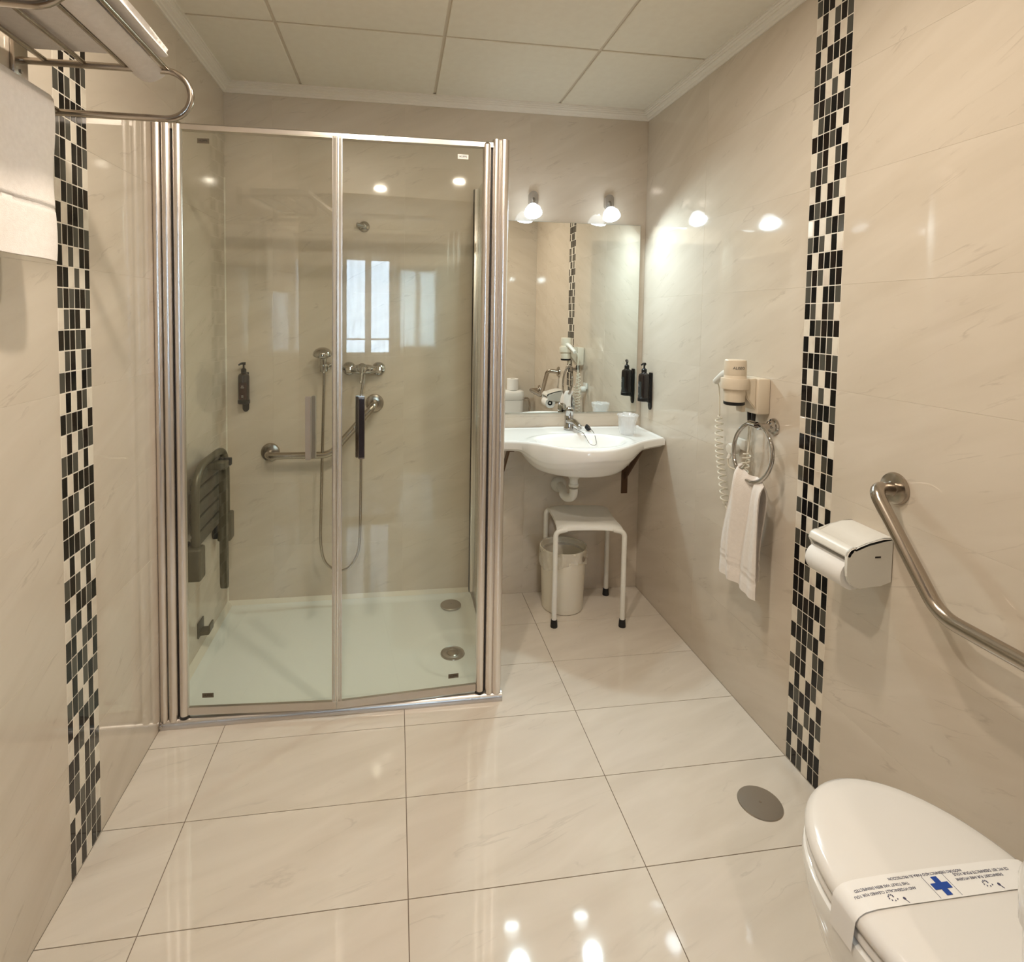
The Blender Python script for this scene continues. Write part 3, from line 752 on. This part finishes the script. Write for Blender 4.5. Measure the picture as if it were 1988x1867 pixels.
ch = smooth_path([(bx + .015, by - .01, bz + .014), (1.640, -.105, .850), (1.652, -.170, .846), (1.655, -.205, .830), (1.662, -.235, .810), (1.678, -.245, .803), (1.695, -.235, .808), (1.702, -.200, .832), (1.703, -.165, .850), (1.698, -.118, .862)], 6)
fin('chain', mtube(ch, .0016, 8), 'chrome', pg)
# wrapped tumbler
cp = thing('wrapped_glass', 'drinking glass in crinkled clear wrap on the right of the washbasin', 'glass', (1.862, -.195, .8435))
fin('tumbler', mlathe([(0, .0005), (.028, .0005), (.030, .003), (.034, .078), (.032, .078), (.028, .008), (0, .006)], n=36), 'wrap', cp)
bm = B(); rng = random.Random(3)
ringsW = []
for j, (r, z) in enumerate([(.034, .002), (.038, .010), (.039, .03), (.041, .05), (.043, .068), (.046, .080), (.050, .090), (.047, .096)]):
    ringsW.append([(math.cos(a) * (r + rng.uniform(-.0035, .0035)), math.sin(a) * (r + rng.uniform(-.0035, .0035)), z + rng.uniform(-.002, .002) * (1 if j else 0)) for a in [2 * math.pi * k / 26 for k in range(26)]])
ringsW.append([(x * .55 + rng.uniform(-.004, .004), y * .55 + rng.uniform(-.004, .004), .088 + rng.uniform(-.004, .004)) for x, y, z in ringsW[-1]])
loft(bm, ringsW, False, True); fin('wrapper', bm, 'wrap', cp, ang=15)

# ------------------------------------------------------------------ stool
A0 = math.radians(-6.5)
stl = thing('bath_stool', 'white plastic bath stool with tubular legs and black feet under the washbasin', 'stool', (1.653, -.200, 0)); stl.rotation_euler = (0, 0, A0)
hw, hd = .155, .148
for sy in (-1, 1):
    for sx in (-1, 1):
        fin('leg', mtube(fillet([(sx * hw, sy * hd, .012), (sx * hw, sy * hd, .436), (sx * (hw - .05), sy * hd * .97, .444)], .055, 8), .0115, 18), 'plastic_w', stl)
        fin('rubber_foot', mlathe([(.0155, 0), (.0160, .004), (.0140, .034), (.012, .035)], (sx * hw, sy * hd, .0), n=24), 'rubber', stl)
def seatz(x, y): return .447 + .016 * (abs(y) / .14) ** 2 - .010 * (x / .15) ** 2 * 1.0
def seat_fn(dz):
    def f(u, v):
        a = u * 2 - 1; b = v * 2 - 1
        wx = .142 + .010 * b * b; wy = .156 - .010 * (1 - a * a)
        x = a * wx; y = b * wy
        z = .476 - .020 * (1 - b * b) * (1 - a * a * .3) - .010 * abs(a) ** 4 - .020 * abs(b) ** 8 - .012 * abs(a) ** 8 * b * b
        return Vector((x, y, z + dz))
    return f
bm = B(); A = grid(bm, seat_fn(0), 30, 30); D = grid(bm, seat_fn(-.014), 30, 30)
rim(A[0], D[0]); rim(A[-1], D[-1]); rim([r[0] for r in A], [r[0] for r in D]); rim([r[-1] for r in A], [r[-1] for r in D])
fin('seat', bm, 'plastic_w', stl, ang=60)

# ------------------------------------------------------------------ waste bin
bn = thing('waste_bin', 'cream plastic waste bin with clear bag under the stool', 'waste bin', (1.573, -.150, 0))
fin('body', mlathe([(0, .001), (.094, .001), (.098, .005), (.108, .285), (.112, .290), (.112, .296), (.108, .298), (.104, .292), (.094, .012), (0, .010)], n=56), 'bin', bn)
bm = B(); rg = []
rng = random.Random(5)
ph0 = [rng.uniform(0, 6) for _ in range(8)]
for j in range(15):
    t = j / 14
    row = []
    for k in range(72):
        a = 2 * math.pi * k / 72
        f = .0022 * math.sin(9 * a + ph0[0] + 3 * t) + .0016 * math.sin(17 * a + ph0[1] - 6 * t) + .001 * math.sin(31 * a + 9 * t)
        if j < 4: r = .100 + .004 * j; z = .262 + .012 * j
        elif j == 4: r = .1135; z = .301
        else: r = .1150 + 1.7 * f * t - .004 * t; z = .300 - (t - .28) * (.105 + .03 * math.sin(2 * a + 1))
        row.append((r * math.cos(a), r * math.sin(a), z))
    rg.append(row)
loft(bm, rg, False, False); fin('bin_bag', bm, 'bag', bn, ang=30)
fin('emblem', mlathe([(0, .0005), (.012, .0005), (.012, .0016), (.009, .0022), (0, .002)], (.1125 * math.cos(-.85), .1125 * math.sin(-.85), .262), (math.cos(-.85), math.sin(-.85), 0), n=24), 'steel_g', bn)

# ------------------------------------------------------------------ hair dryer
hd_ = thing('hair_dryer', 'ivory wall hair dryer in its holder with coiled cord', 'hair dryer', (0, 0, 0))
hx, hy = W - .110, -.985
fin('wall_base', mbox(W - .046, W - .0006, -1.020, -.925, 1.075, 1.196, .006), 'plastic_ivory', hd_)
fin('base_side', mprism([(W - .046, 1.090), (W - .080, 1.130), (W - .090, 1.165), (W - .090, 1.192), (W - .046, 1.196)], 1, -1.010, -.945, .003), 'plastic_ivory', hd_)
bm = mlathe([(.036, -.020), (.044, -.020), (.045, -.016), (.045, .012), (.044, .016), (.036, .016)], (hx, hy, 1.180), n=48, cap=False)
fin('holder_ring', bm, 'plastic_ivory', hd_)
br = fin('barrel', mlathe([(0, .130), (.031, .130), (.0345, .127), (.0355, .110), (.0358, .078), (.0354, .077), (.0358, .076), (.0360, .040), (.0350, .020), (.0335, -.008), (.0325, -.012), (0, -.012)], (hx, hy, 1.128), n=56), 'plastic_ivory', hd_)
fin('nozzle_ring', mlathe([(.032, 0), (.0340, -.001), (.0340, -.009), (.030, -.012), (.020, -.008), (0, -.006)], (hx, hy, 1.117), n=48), 'black_p', hd_)
def bendt(co):
    a = -1.78 + co.x / .0356
    return Vector((hx + (.0360 + co.z) * math.cos(a), hy + (.0360 + co.z) * math.sin(a), 1.231 + co.y))
text('lettering', 'ALISEO', .0125, (0, 0, 0), (1, 0, 0), (0, 0, 1), 'ink_k', br, bend=bendt)
fin('handle', mtube(smooth_path([(hx, hy + .020, 1.215), (hx + .006, hy + .070, 1.203), (hx + .012, hy + .110, 1.185), (hx + .018, hy + .145, 1.168)], 5), lambda t: .015 - .004 * t, 18), 'plastic_w', hd_)
fin('nozzle_guide', mbox(hx + .016, hx + .030, hy - .020, hy + .015, 1.082, 1.118, .003), 'plastic_ivory', hd_)
for dy in (-.012, .014): fin('strain_relief', mlathe([(.008, 0), (.0065, -.030), (.004, -.034)], (W - .030, -.965 + dy * .9, 1.076), n=16), 'black_p', hd_)
def helix(path, r, turns, n):
    P = []
    L = smooth_path(path, 12)
    for i in range(n + 1):
        t = i / n; s = t * (len(L) - 1); k = min(int(s), len(L) - 2); p = L[k].lerp(L[k + 1], s - k)
        a = 2 * math.pi * turns * t; rr = r * min(1, t * 12, (1 - t) * 12)
        P.append(p + Vector((rr * math.cos(a), rr * math.sin(a), 0)))
    return P
c1 = smooth_path([(hx + .018, hy + .150, 1.168), (W - .075, -.832, 1.15), (W - .072, -.836, 1.08), (W - .070, -.834, 1.045)], 5)
h1 = helix([(W - .070, -.834, 1.045), (W - .066, -.832, .93), (W - .062, -.850, .83), (W - .058, -.872, .72)], .0125, 16, 420)
c2 = smooth_path([(W - .058, -.872, .72), (W - .055, -.90, .70), (W - .052, -.935, .73), (W - .050, -.955, .80)], 5)
h2 = helix([(W - .050, -.955, .80), (W - .045, -.962, .88), (W - .042, -.968, .935)], .0115, 7, 200)
c3 = smooth_path([(W - .042, -.968, .935), (W - .036, -.968, .98), (W - .030, -.965, 1.045)], 5)
fin('cord', mtube(c1 + h1[1:] + c2[1:] + h2[1:] + c3[1:], .0026, 7), 'cord', hd_)
fin('supply_cord', mtube(smooth_path([(W - .030, -.952, 1.045), (W - .030, -.95, .98), (W - .025, -.94, .90), (W - .025, -.90, .86), (W - .045, -.870, .86), (W - .047, -.860, .888)], 8), .0032, 8), 'cord', hd_)
sk = thing('plug_and_socket', 'round white plug in a wall socket behind the towel ring', 'plug', (0, 0, 0))
fin('socket_plate', mbox(W - .012, W - .0006, -.905, -.840, .925, .965, .004), 'plastic_w', sk)
fin('plug', mlathe([(.019, .0), (.021, .006), (.021, .026), (.017, .034), (0, .036)], (W - .011, -.858, .925), (-1, -.1, -.05), n=28), 'plastic_w', sk)
fin('plug_tail', mtube([(W - .035, -.860, .912), (W - .045, -.860, .888)], .0065, 12), 'plastic_w', sk)

# ------------------------------------------------------------------ towel ring and hand towel
tr_ = thing('towel_ring', 'chrome towel ring on the right wall beside the hair dryer', 'towel ring', (0, 0, 0))
fin('rose', mlathe([(.028, .0006), (.028, .003), (.025, .009), (.020, .011), (.018, .020), (.011, .024), (.010, .060)], (W, -1.045, 1.040), (-1, 0, 0), n=40), 'chrome', tr_)
fin('holder', mtube([(W - .045, -1.045, 1.040), (W - .072, -1.042, 1.048)], .0085, 16), 'chrome', tr_)
fin('sleeve', mtube([(W - .076, -1.024, 1.050), (W - .076, -1.062, 1.050)], .0105, 18), 'chrome', tr_)
RC = Vector((W - .074, -1.043, .955)); RR = .096
fin('ring', mtube([RC + Vector((.010 * math.cos(a) - .002, RR * 1.06 * math.sin(a), RR * math.cos(a))) for a in [2 * math.pi * k / 64 for k in range(64)]], .0068, 14, closed=True), 'chrome', tr_)
ht = thing('hand_towel', 'white terry hand towel hanging from the chrome towel ring', 'towel', (0, 0, 0))
def towel_sheet(side):
    def f(u, v):
        # v 0 top (on the ring) -> 1 bottom; u across, 0 = far edge (toward the back wall)
        yt = -.955 - .165 * u; yb_ = -.898 - .218 * u
        if side > 0: yt, yb_ = -.970 - .135 * u, -.915 - .150 * u
        k = smo(v * 1.25)
        y = yt + (yb_ - yt) * k
        ztop = .893 - .034 * u * u + .008 * math.sin(u * 9) - (.02 * (1 - u) if side > 0 else 0)
        zbot = .497 + .006 * math.sin(u * 5) + (.035 if side > 0 else 0)
        z = ztop + (zbot - ztop) * v
        d = (.019 + .004 * v) * (1 - math.exp(-v * 18))
        x = W - .072 + side * d
        fold = .0085 * math.sin(u * 11 + .8 + v * 1.1) * (1 - .35 * v) + .004 * math.sin(u * 23 + 2 * v)
        x += fold * (.4 if side > 0 else 1) - (.020 * math.exp(-((u - .30 - .12 * v) / .09) ** 2) * (1 - .5 * v) if side < 0 else 0)
        x += .0016 * math.sin(v * 60) * (1 if .80 < v < .90 else 0)
        return Vector((x, y, z))
    return f
fin('front_fold', sheet(towel_sheet(-1), 64, 70, .006), 'towel', ht, ang=80)
fin('rear_fold', sheet(towel_sheet(1), 40, 50, .006), 'towel', ht, ang=80)

# ------------------------------------------------------------------ toilet paper holder
ph_ = thing('toilet_paper_holder', 'white plastic covered toilet paper holder beside the mosaic strip', 'paper holder', (0, 0, 0))
def shell(y0, y1):
    ext = [(W - .0006, .862), (W - .030, .860), (W - .080, .845), (W - .122, .822), (W - .134, .812), (W - .138, .800)]
    return ext
def arc(cx, cz, r, a0, a1, n=6): return [(cx + r * math.cos(math.radians(a0 + (a1 - a0) * k / n)), cz + r * math.sin(math.radians(a0 + (a1 - a0) * k / n))) for k in range(n + 1)]
out_p = [(W - .0006, .848), (W - .030, .848), (W - .070, .838)] + arc(W - .108, .806, .022, 65, 178, 8)
in_p = [(p[0] + (.006 if i > 5 else 0), p[1] - .006) for i, p in enumerate(out_p)][::-1]
HY0, HY1 = -1.518, -1.380
fin('top_cover', mprism(out_p + in_p, 1, HY0, HY1, .002), 'plastic_w', ph_, ang=50)
side_p = out_p + [(W - .1295, .775)] + arc(W - .092, .760, .036, 185, 268, 8) + [(W - .030, .726), (W - .0006, .735)]
fin('side_cheek', mprism(side_p, 1, HY0, HY0 + .008, .0025), 'plastic_w', ph_, ang=50)
far_p = out_p + [(W - .122, .790), (W - .105, .770), (W - .0006, .76)]
fin('far_cheek', mprism(far_p, 1, HY1 - .007, HY1, .0025), 'plastic_w', ph_, ang=50)
fin('back_plate', mbox(W - .010, W - .0006, HY0 + .004, HY1 - .004, .745, .840), 'plastic_w', ph_, smooth=False)
fin('release_slot', mbox(W - .052, W - .036, HY0 - .0006, HY0 + .002, .800, .804), 'near_black', ph_, smooth=False)
rl = thing('toilet_roll', 'toilet paper roll inside the white wall holder', 'toilet roll', (W - .100, 0, .753))
fin('paper', mlathe([(.018, HY0 + .012), (.037, HY0 + .012), (.038, HY0 + .014), (.038, HY1 - .004), (.037, HY1 - .002), (.018, HY1 - .010)], (0, 0, 0), (0, 1, 0), n=44, cap=False), 'paper', rl)
fin('core', mlathe([(.0185, HY0 + .0135), (.0175, HY0 + .0135), (.0175, HY1 - .010), (.0185, HY1 - .010)], (0, 0, 0), (0, 1, 0), n=32, cap=False), 'near_black', rl)  # core coloured near-black for the shade inside the roll's hole
fin('spindle', mlathe([(.008, HY0 + .010), (.008, HY1 - .009)], (0, 0, 0), (0, 1, 0), n=20), 'plastic_w', rl)

# ------------------------------------------------------------------ toilet
to = thing('toilet', 'white ceramic toilet with closed lid at the right wall', 'toilet', (1.685, -2.0, 0))
CY0 = .02
def egg(hwid, fl, bl, z, n=64, cy=CY0):
    P = []
    for k in range(n):
        a = 2 * math.pi * k / n; c, s = math.cos(a), math.sin(a)
        if s >= 0: P.append((hwid * c, cy + fl * s ** 1.0, z))
        else:
            ex = .55; P.append((hwid * math.copysign(abs(c) ** ex, c), cy - bl * abs(s) ** .75, z))
    return P
def ring(s, z, n=64, hwid=.182, fl=.238, bl=.185, cy=CY0): return egg(hwid * s, fl * s if s > .9 else fl * s, bl * s, z, n, cy)
fin('bowl', mloft([egg(.10, .14, .15, .0008), egg(.105, .15, .155, .02), egg(.100, .13, .15, .12), egg(.128, .17, .155, .20), egg(.163, .212, .165, .28), egg(.183, .236, .172, .35), egg(.188, .241, .175, .385), egg(.186, .239, .175, .398), egg(.178, .231, .173, .402)]), 'ceramic', to, ang=50)
fin('seat', mloft([egg(.176, .231, .178, .404), egg(.182, .238, .182, .408), egg(.182, .238, .182, .418), egg(.178, .234, .180, .4215)]), 'seat_w', to, ang=50)
lid_r = [egg(.178, .233, .180, .4235), egg(.1835, .2395, .184, .428), egg(.184, .240, .185, .436), egg(.180, .236, .182, .4445), egg(.170, .226, .174, .450), egg(.150, .205, .156, .4535), egg(.10, .14, .105, .4555), egg(.04, .055, .04, .456)]
fin('lid', mloft(lid_r), 'seat_w', to, ang=60)
for s in (-1, 1): fin('hinge', mlathe([(.013, -.018), (.014, -.015), (.014, .015), (.013, .018)], (s * .075, -.172, .430), (1, 0, 0), n=20), 'seat_w', to)
fin('bowl_back', mbox(-.13, .13, -.292, -.11, .0008, .39, .03, 4), 'ceramic', to)
def sq(hx_, y0, y1, z, r=.05, n=8):
    P = []
    for cx, cy, a0 in ((hx_ - r, y1 - r, 0), (-hx_ + r, y1 - r, 90), (-hx_ + r, y0 + .012, 180), (hx_ - r, y0 + .012, 270)):
        rr = r if a0 < 180 else .012
        if a0 >= 180: cx = math.copysign(hx_ - .012, cx)
        for k in range(n + 1):
            a = math.radians(a0 + 90 * k / n); P.append((cx + rr * math.cos(a), cy + rr * math.sin(a), z))
    return P
def cs(*a): return [(x + .025, y, z) for x, y, z in sq(*a, r=.045)]
tk = fin('cistern', mloft([cs(.165, -.292, -.200, .385), cs(.178, -.292, -.196, .40), cs(.188, -.294, -.192, .55), cs(.191, -.294, -.190, .655)]), 'ceramic', to, ang=50)
fin('cistern_lid', mloft([cs(.188, -.295, -.192, .656), cs(.193, -.296, -.186, .664), cs(.194, -.296, -.184, .715), cs(.190, -.294, -.188, .735), cs(.170, -.285, -.205, .745)]), 'ceramic', to, ang=50)
fin('flush_button', mlathe([(.020, 0), (.020, .004), (.017, .006), (0, .0055)], (0.03, -.245, .744), n=28), 'chrome', to)
fin('supply_hose', mtube(smooth_path([(.210, -.24, .66), (.235, -.24, .67), (.262, -.24, .66), (.275, -.24, .60), (.268, -.25, .54), (.255, -.27, .50), (.250, -.298, .49)], 8), .0075, 12), 'steel', to)
# paper hygiene band
bd = thing('hygiene_band', 'white paper hygiene band with blue cross wrapped across the toilet lid', 'paper band', (1.685, -2.0, 0))
def lidz(x):
    a = abs(x)
    tab = [(0, .4565), (.04, .4562), (.10, .4560), (.150, .4545), (.170, .4515), (.181, .4450), (.1865, .436), (.188, .425), (.186, .415)]
    return interp(tab, a)
def band(u, v):
    s = (u - .5) * 2
    y = .049 - v * .050 - .003 * s + .004 * s * s * (v - .5)
    A = abs(s)
    if A < .80: x = .1865 * A / .80; z = lidz(x * 1.0) if x < .183 else interp([(.183, .4435), (.1866, .437)], x)
    else: x = .1866 + .004 * (A - .8) / .2; z = .437 - (A - .80) / .20 * .050
    return Vector((math.copysign(x, s), y, z + .0012))
fin('paper_strip', sheet(band, 90, 6, .0005), 'paper', bd, ang=60)
BT = Matrix.Translation((0, 0, 0))
def btext(t, size, x0, y0, slope=.09):
    def bnd(co):
        x = x0 - co.x; y = y0 - co.y + slope * 0 - .02 * (x - x0)
        return Vector((x, y, lidz(x) + .0019 + co.z))
    return text('print', t, size, (0, 0, 0), (1, 0, 0), (0, 1, 0), 'ink', bd, ext=.0001, bend=bnd)
btext('INODORO DESINFECTADO PARA SU PROTECCION', .0060, -.023, .0400)
btext('CE WC EST DESINFECTE POUR VOUS', .0064, .078, .0320)
btext('DESINFIZIERT FUR IHRE HYGIENE', .0060, .066, .0240)
btext('THIS TOILET HAS BEEN DISINFECTED', .0060, -.113, .0320)
btext('AND HYGIENICALLY CLEANED FOR YOU', .0060, -.114, .0235)
for cx, cy in ((-.112, .0135), (.066, .0125)):
    for k in range(9):
        a = k * .7; rr = .002 + .0006 * k; mx_ = cx + rr * math.cos(a) * 1.3; my_ = cy + rr * math.sin(a)
        fin('print_mark', mprism([(mx_, my_), (mx_ + .0026, my_ + .0008), (mx_ + .0012, my_ + .0026)], 2, lidz(cx) + .0016, lidz(cx) + .0022), 'ink', bd, smooth=False)
    fin('print_dot', mlathe([(.0024, 0), (.0024, .0004), (0, .0004)], (cx + .020, cy - .004, lidz(cx) + .0016), n=14), 'ink', bd)
    fin('print_mark', mprism([(cx + .0195, cy - .006), (cx + .0208, cy - .006), (cx + .023, cy - .011), (cx + .022, cy - .0115)], 2, lidz(cx) + .0016, lidz(cx) + .0022), 'ink', bd, smooth=False)
cw, cl = .0048, .0145
cxp = [(-cw, cl), (cw, cl), (cw, cw), (cl, cw), (cl, -cw), (cw, -cw), (cw, -cl), (-cw, -cl), (-cw, -cw), (-cl, -cw), (-cl, cw), (-cw, cw)]
fin('blue_cross', mprism([(p[0] * 1.1 - .013, p[1] * 1.05 + .019) for p in cxp], 2, lidz(0) + .0016, lidz(0) + .0022), 'blue', bd, smooth=False)
for sx in (-1, 1):
    fin('print_line', mbox(-.013 + sx * .0200 - .0002, -.013 + sx * .0200 + .0002, .001, .037, lidz(0) + .0016, lidz(0) + .002), 'ink', bd, smooth=False)
# spare roll
sr = thing('toilet_roll', 'spare toilet roll standing on the toilet cistern', 'toilet roll', (1.800, -2.240, .7455))
fin('paper', mlathe([(.020, 0), (.050, 0), (.052, .002), (.052, .098), (.050, .100), (.020, .100)], n=44, cap=False), 'paper', sr)
fin('core', mlathe([(.0205, .0), (.0195, .0), (.0195, .1), (.0205, .1)], n=32, cap=False), 'cord', sr)

# ------------------------------------------------------------------ towel rack
rk = thing('towel_rack', 'chrome towel shelf of round bars on the left wall', 'towel rack', (0, 0, 0))
Y0, Y1 = -1.430, -1.885
for y in (Y0, Y1):
    fin('side_frame', mtube([(.004, y, 1.900)] + [(.285 + .050 * math.sin(a), y, 1.850 + .050 * math.cos(a)) for a in [math.pi * k / 16 for k in range(17)]] + [(.004, y, 1.800)], .0072, 14), 'steel', rk)
    fin('wall_plate', mbox(.0006, .010, y - .022, y + .022, 1.862, 1.938, .002), 'steel', rk)
    fin('plate_screw', mlathe([(.004, 0), (.004, .003), (0, .004)], (.010, y - .004, 1.876), (1, 0, 0), n=16), 'chrome', rk)
for x in (.055, .128, .208, .288):
    fin('shelf_bar', mtube([(x, Y0, 1.903), (x, Y1, 1.903)], .0050, 12), 'steel', rk)
fin('hanging_bar', mtube([(.075, Y0, 1.803), (.075, Y1, 1.803)], .0062, 12), 'steel', rk)
def folded(label, z0, x0, x1, y0, y1, th, seed):
    t = thing('bath_towel', label, 'towel', (0, 0, 0), 'towels on the chrome rack')
    rng = random.Random(seed)
    prof = [(x1, z0 + .004), (x1 + .006, z0 + th * .25), (x1 + .003, z0 + th * .5), (x1 + .007, z0 + th * .75), (x1, z0 + th), (x0, z0 + th), (x0, z0)]
    fn_rings = []
    for j in range(25):
        v = j / 24; y = y0 + (y1 - y0) * v
        row = []
        for (px, pz) in prof:
            row.append((px + .003 * math.sin(v * 7 + seed + pz * 80), y, pz + .003 * math.sin(v * 6 + px * 20 + seed)))
        fn_rings.append(row)
    bm = mloft(fn_rings)
    bmesh.ops.subdivide_edges(bm, edges=bm.edges[:], cuts=1, smooth=.35)
    fin('folded_cloth', bm, 'towel', t, ang=80)
    return t
folded('folded white bath towel lying on top of the chrome rack shelf', 1.912, .045, .296, -1.455, -1.90, .026, 1)
sg = thing('bath_towel', 'white towel flap sagging between the outer bars of the chrome rack shelf', 'towel', (0, 0, 0), 'towels on the chrome rack')
def sag(u, v):
    x = .2170 + .062 * u; y = -1.418 - .46 * v
    s = math.sin(math.pi * u)
    return Vector((x, y, 1.9015 - .016 * s * (1 - .55 * v) - .006 * math.exp(-v * 30)))
fin('cloth', sheet(sag, 16, 40, .004), 'towel', sg, ang=80)
hg = thing('hanging_towel', 'large white towel hanging folded over the lower bar of the chrome rack', 'towel', (0, 0, 0))
def hang(side):
    def f(u, v):
        y = -1.492 - u * .42
        zb_ = 1.487 + .012 * u + (0.03 if side < 0 else 0)
        a = min(v / .06, 1)
        x = .075 + side * .021 * math.sin(a * math.pi / 2) * (1 if side > 0 else .85)
        z = 1.8165 - .016 * (1 - math.cos(a * math.pi / 2)) - max(0, (v - .06) / .94) * (1.80 - zb_)
        x += side * (.006 * math.sin(u * 8 + 1) * v + .004 * math.sin(u * 17) * v)
        y += .012 * v * (1 - u) * -1 + .005 * math.sin(v * 9) * (1 - u)
        x += .0015 * (1 if .70 < v < .715 else 0) * side
        return Vector((x, y, z))
    return f
fin('front_drop', sheet(hang(1), 60, 60, .009), 'towel', hg, ang=80)
fin('rear_drop', sheet(hang(-1), 40, 40, .009), 'towel', hg, ang=80)
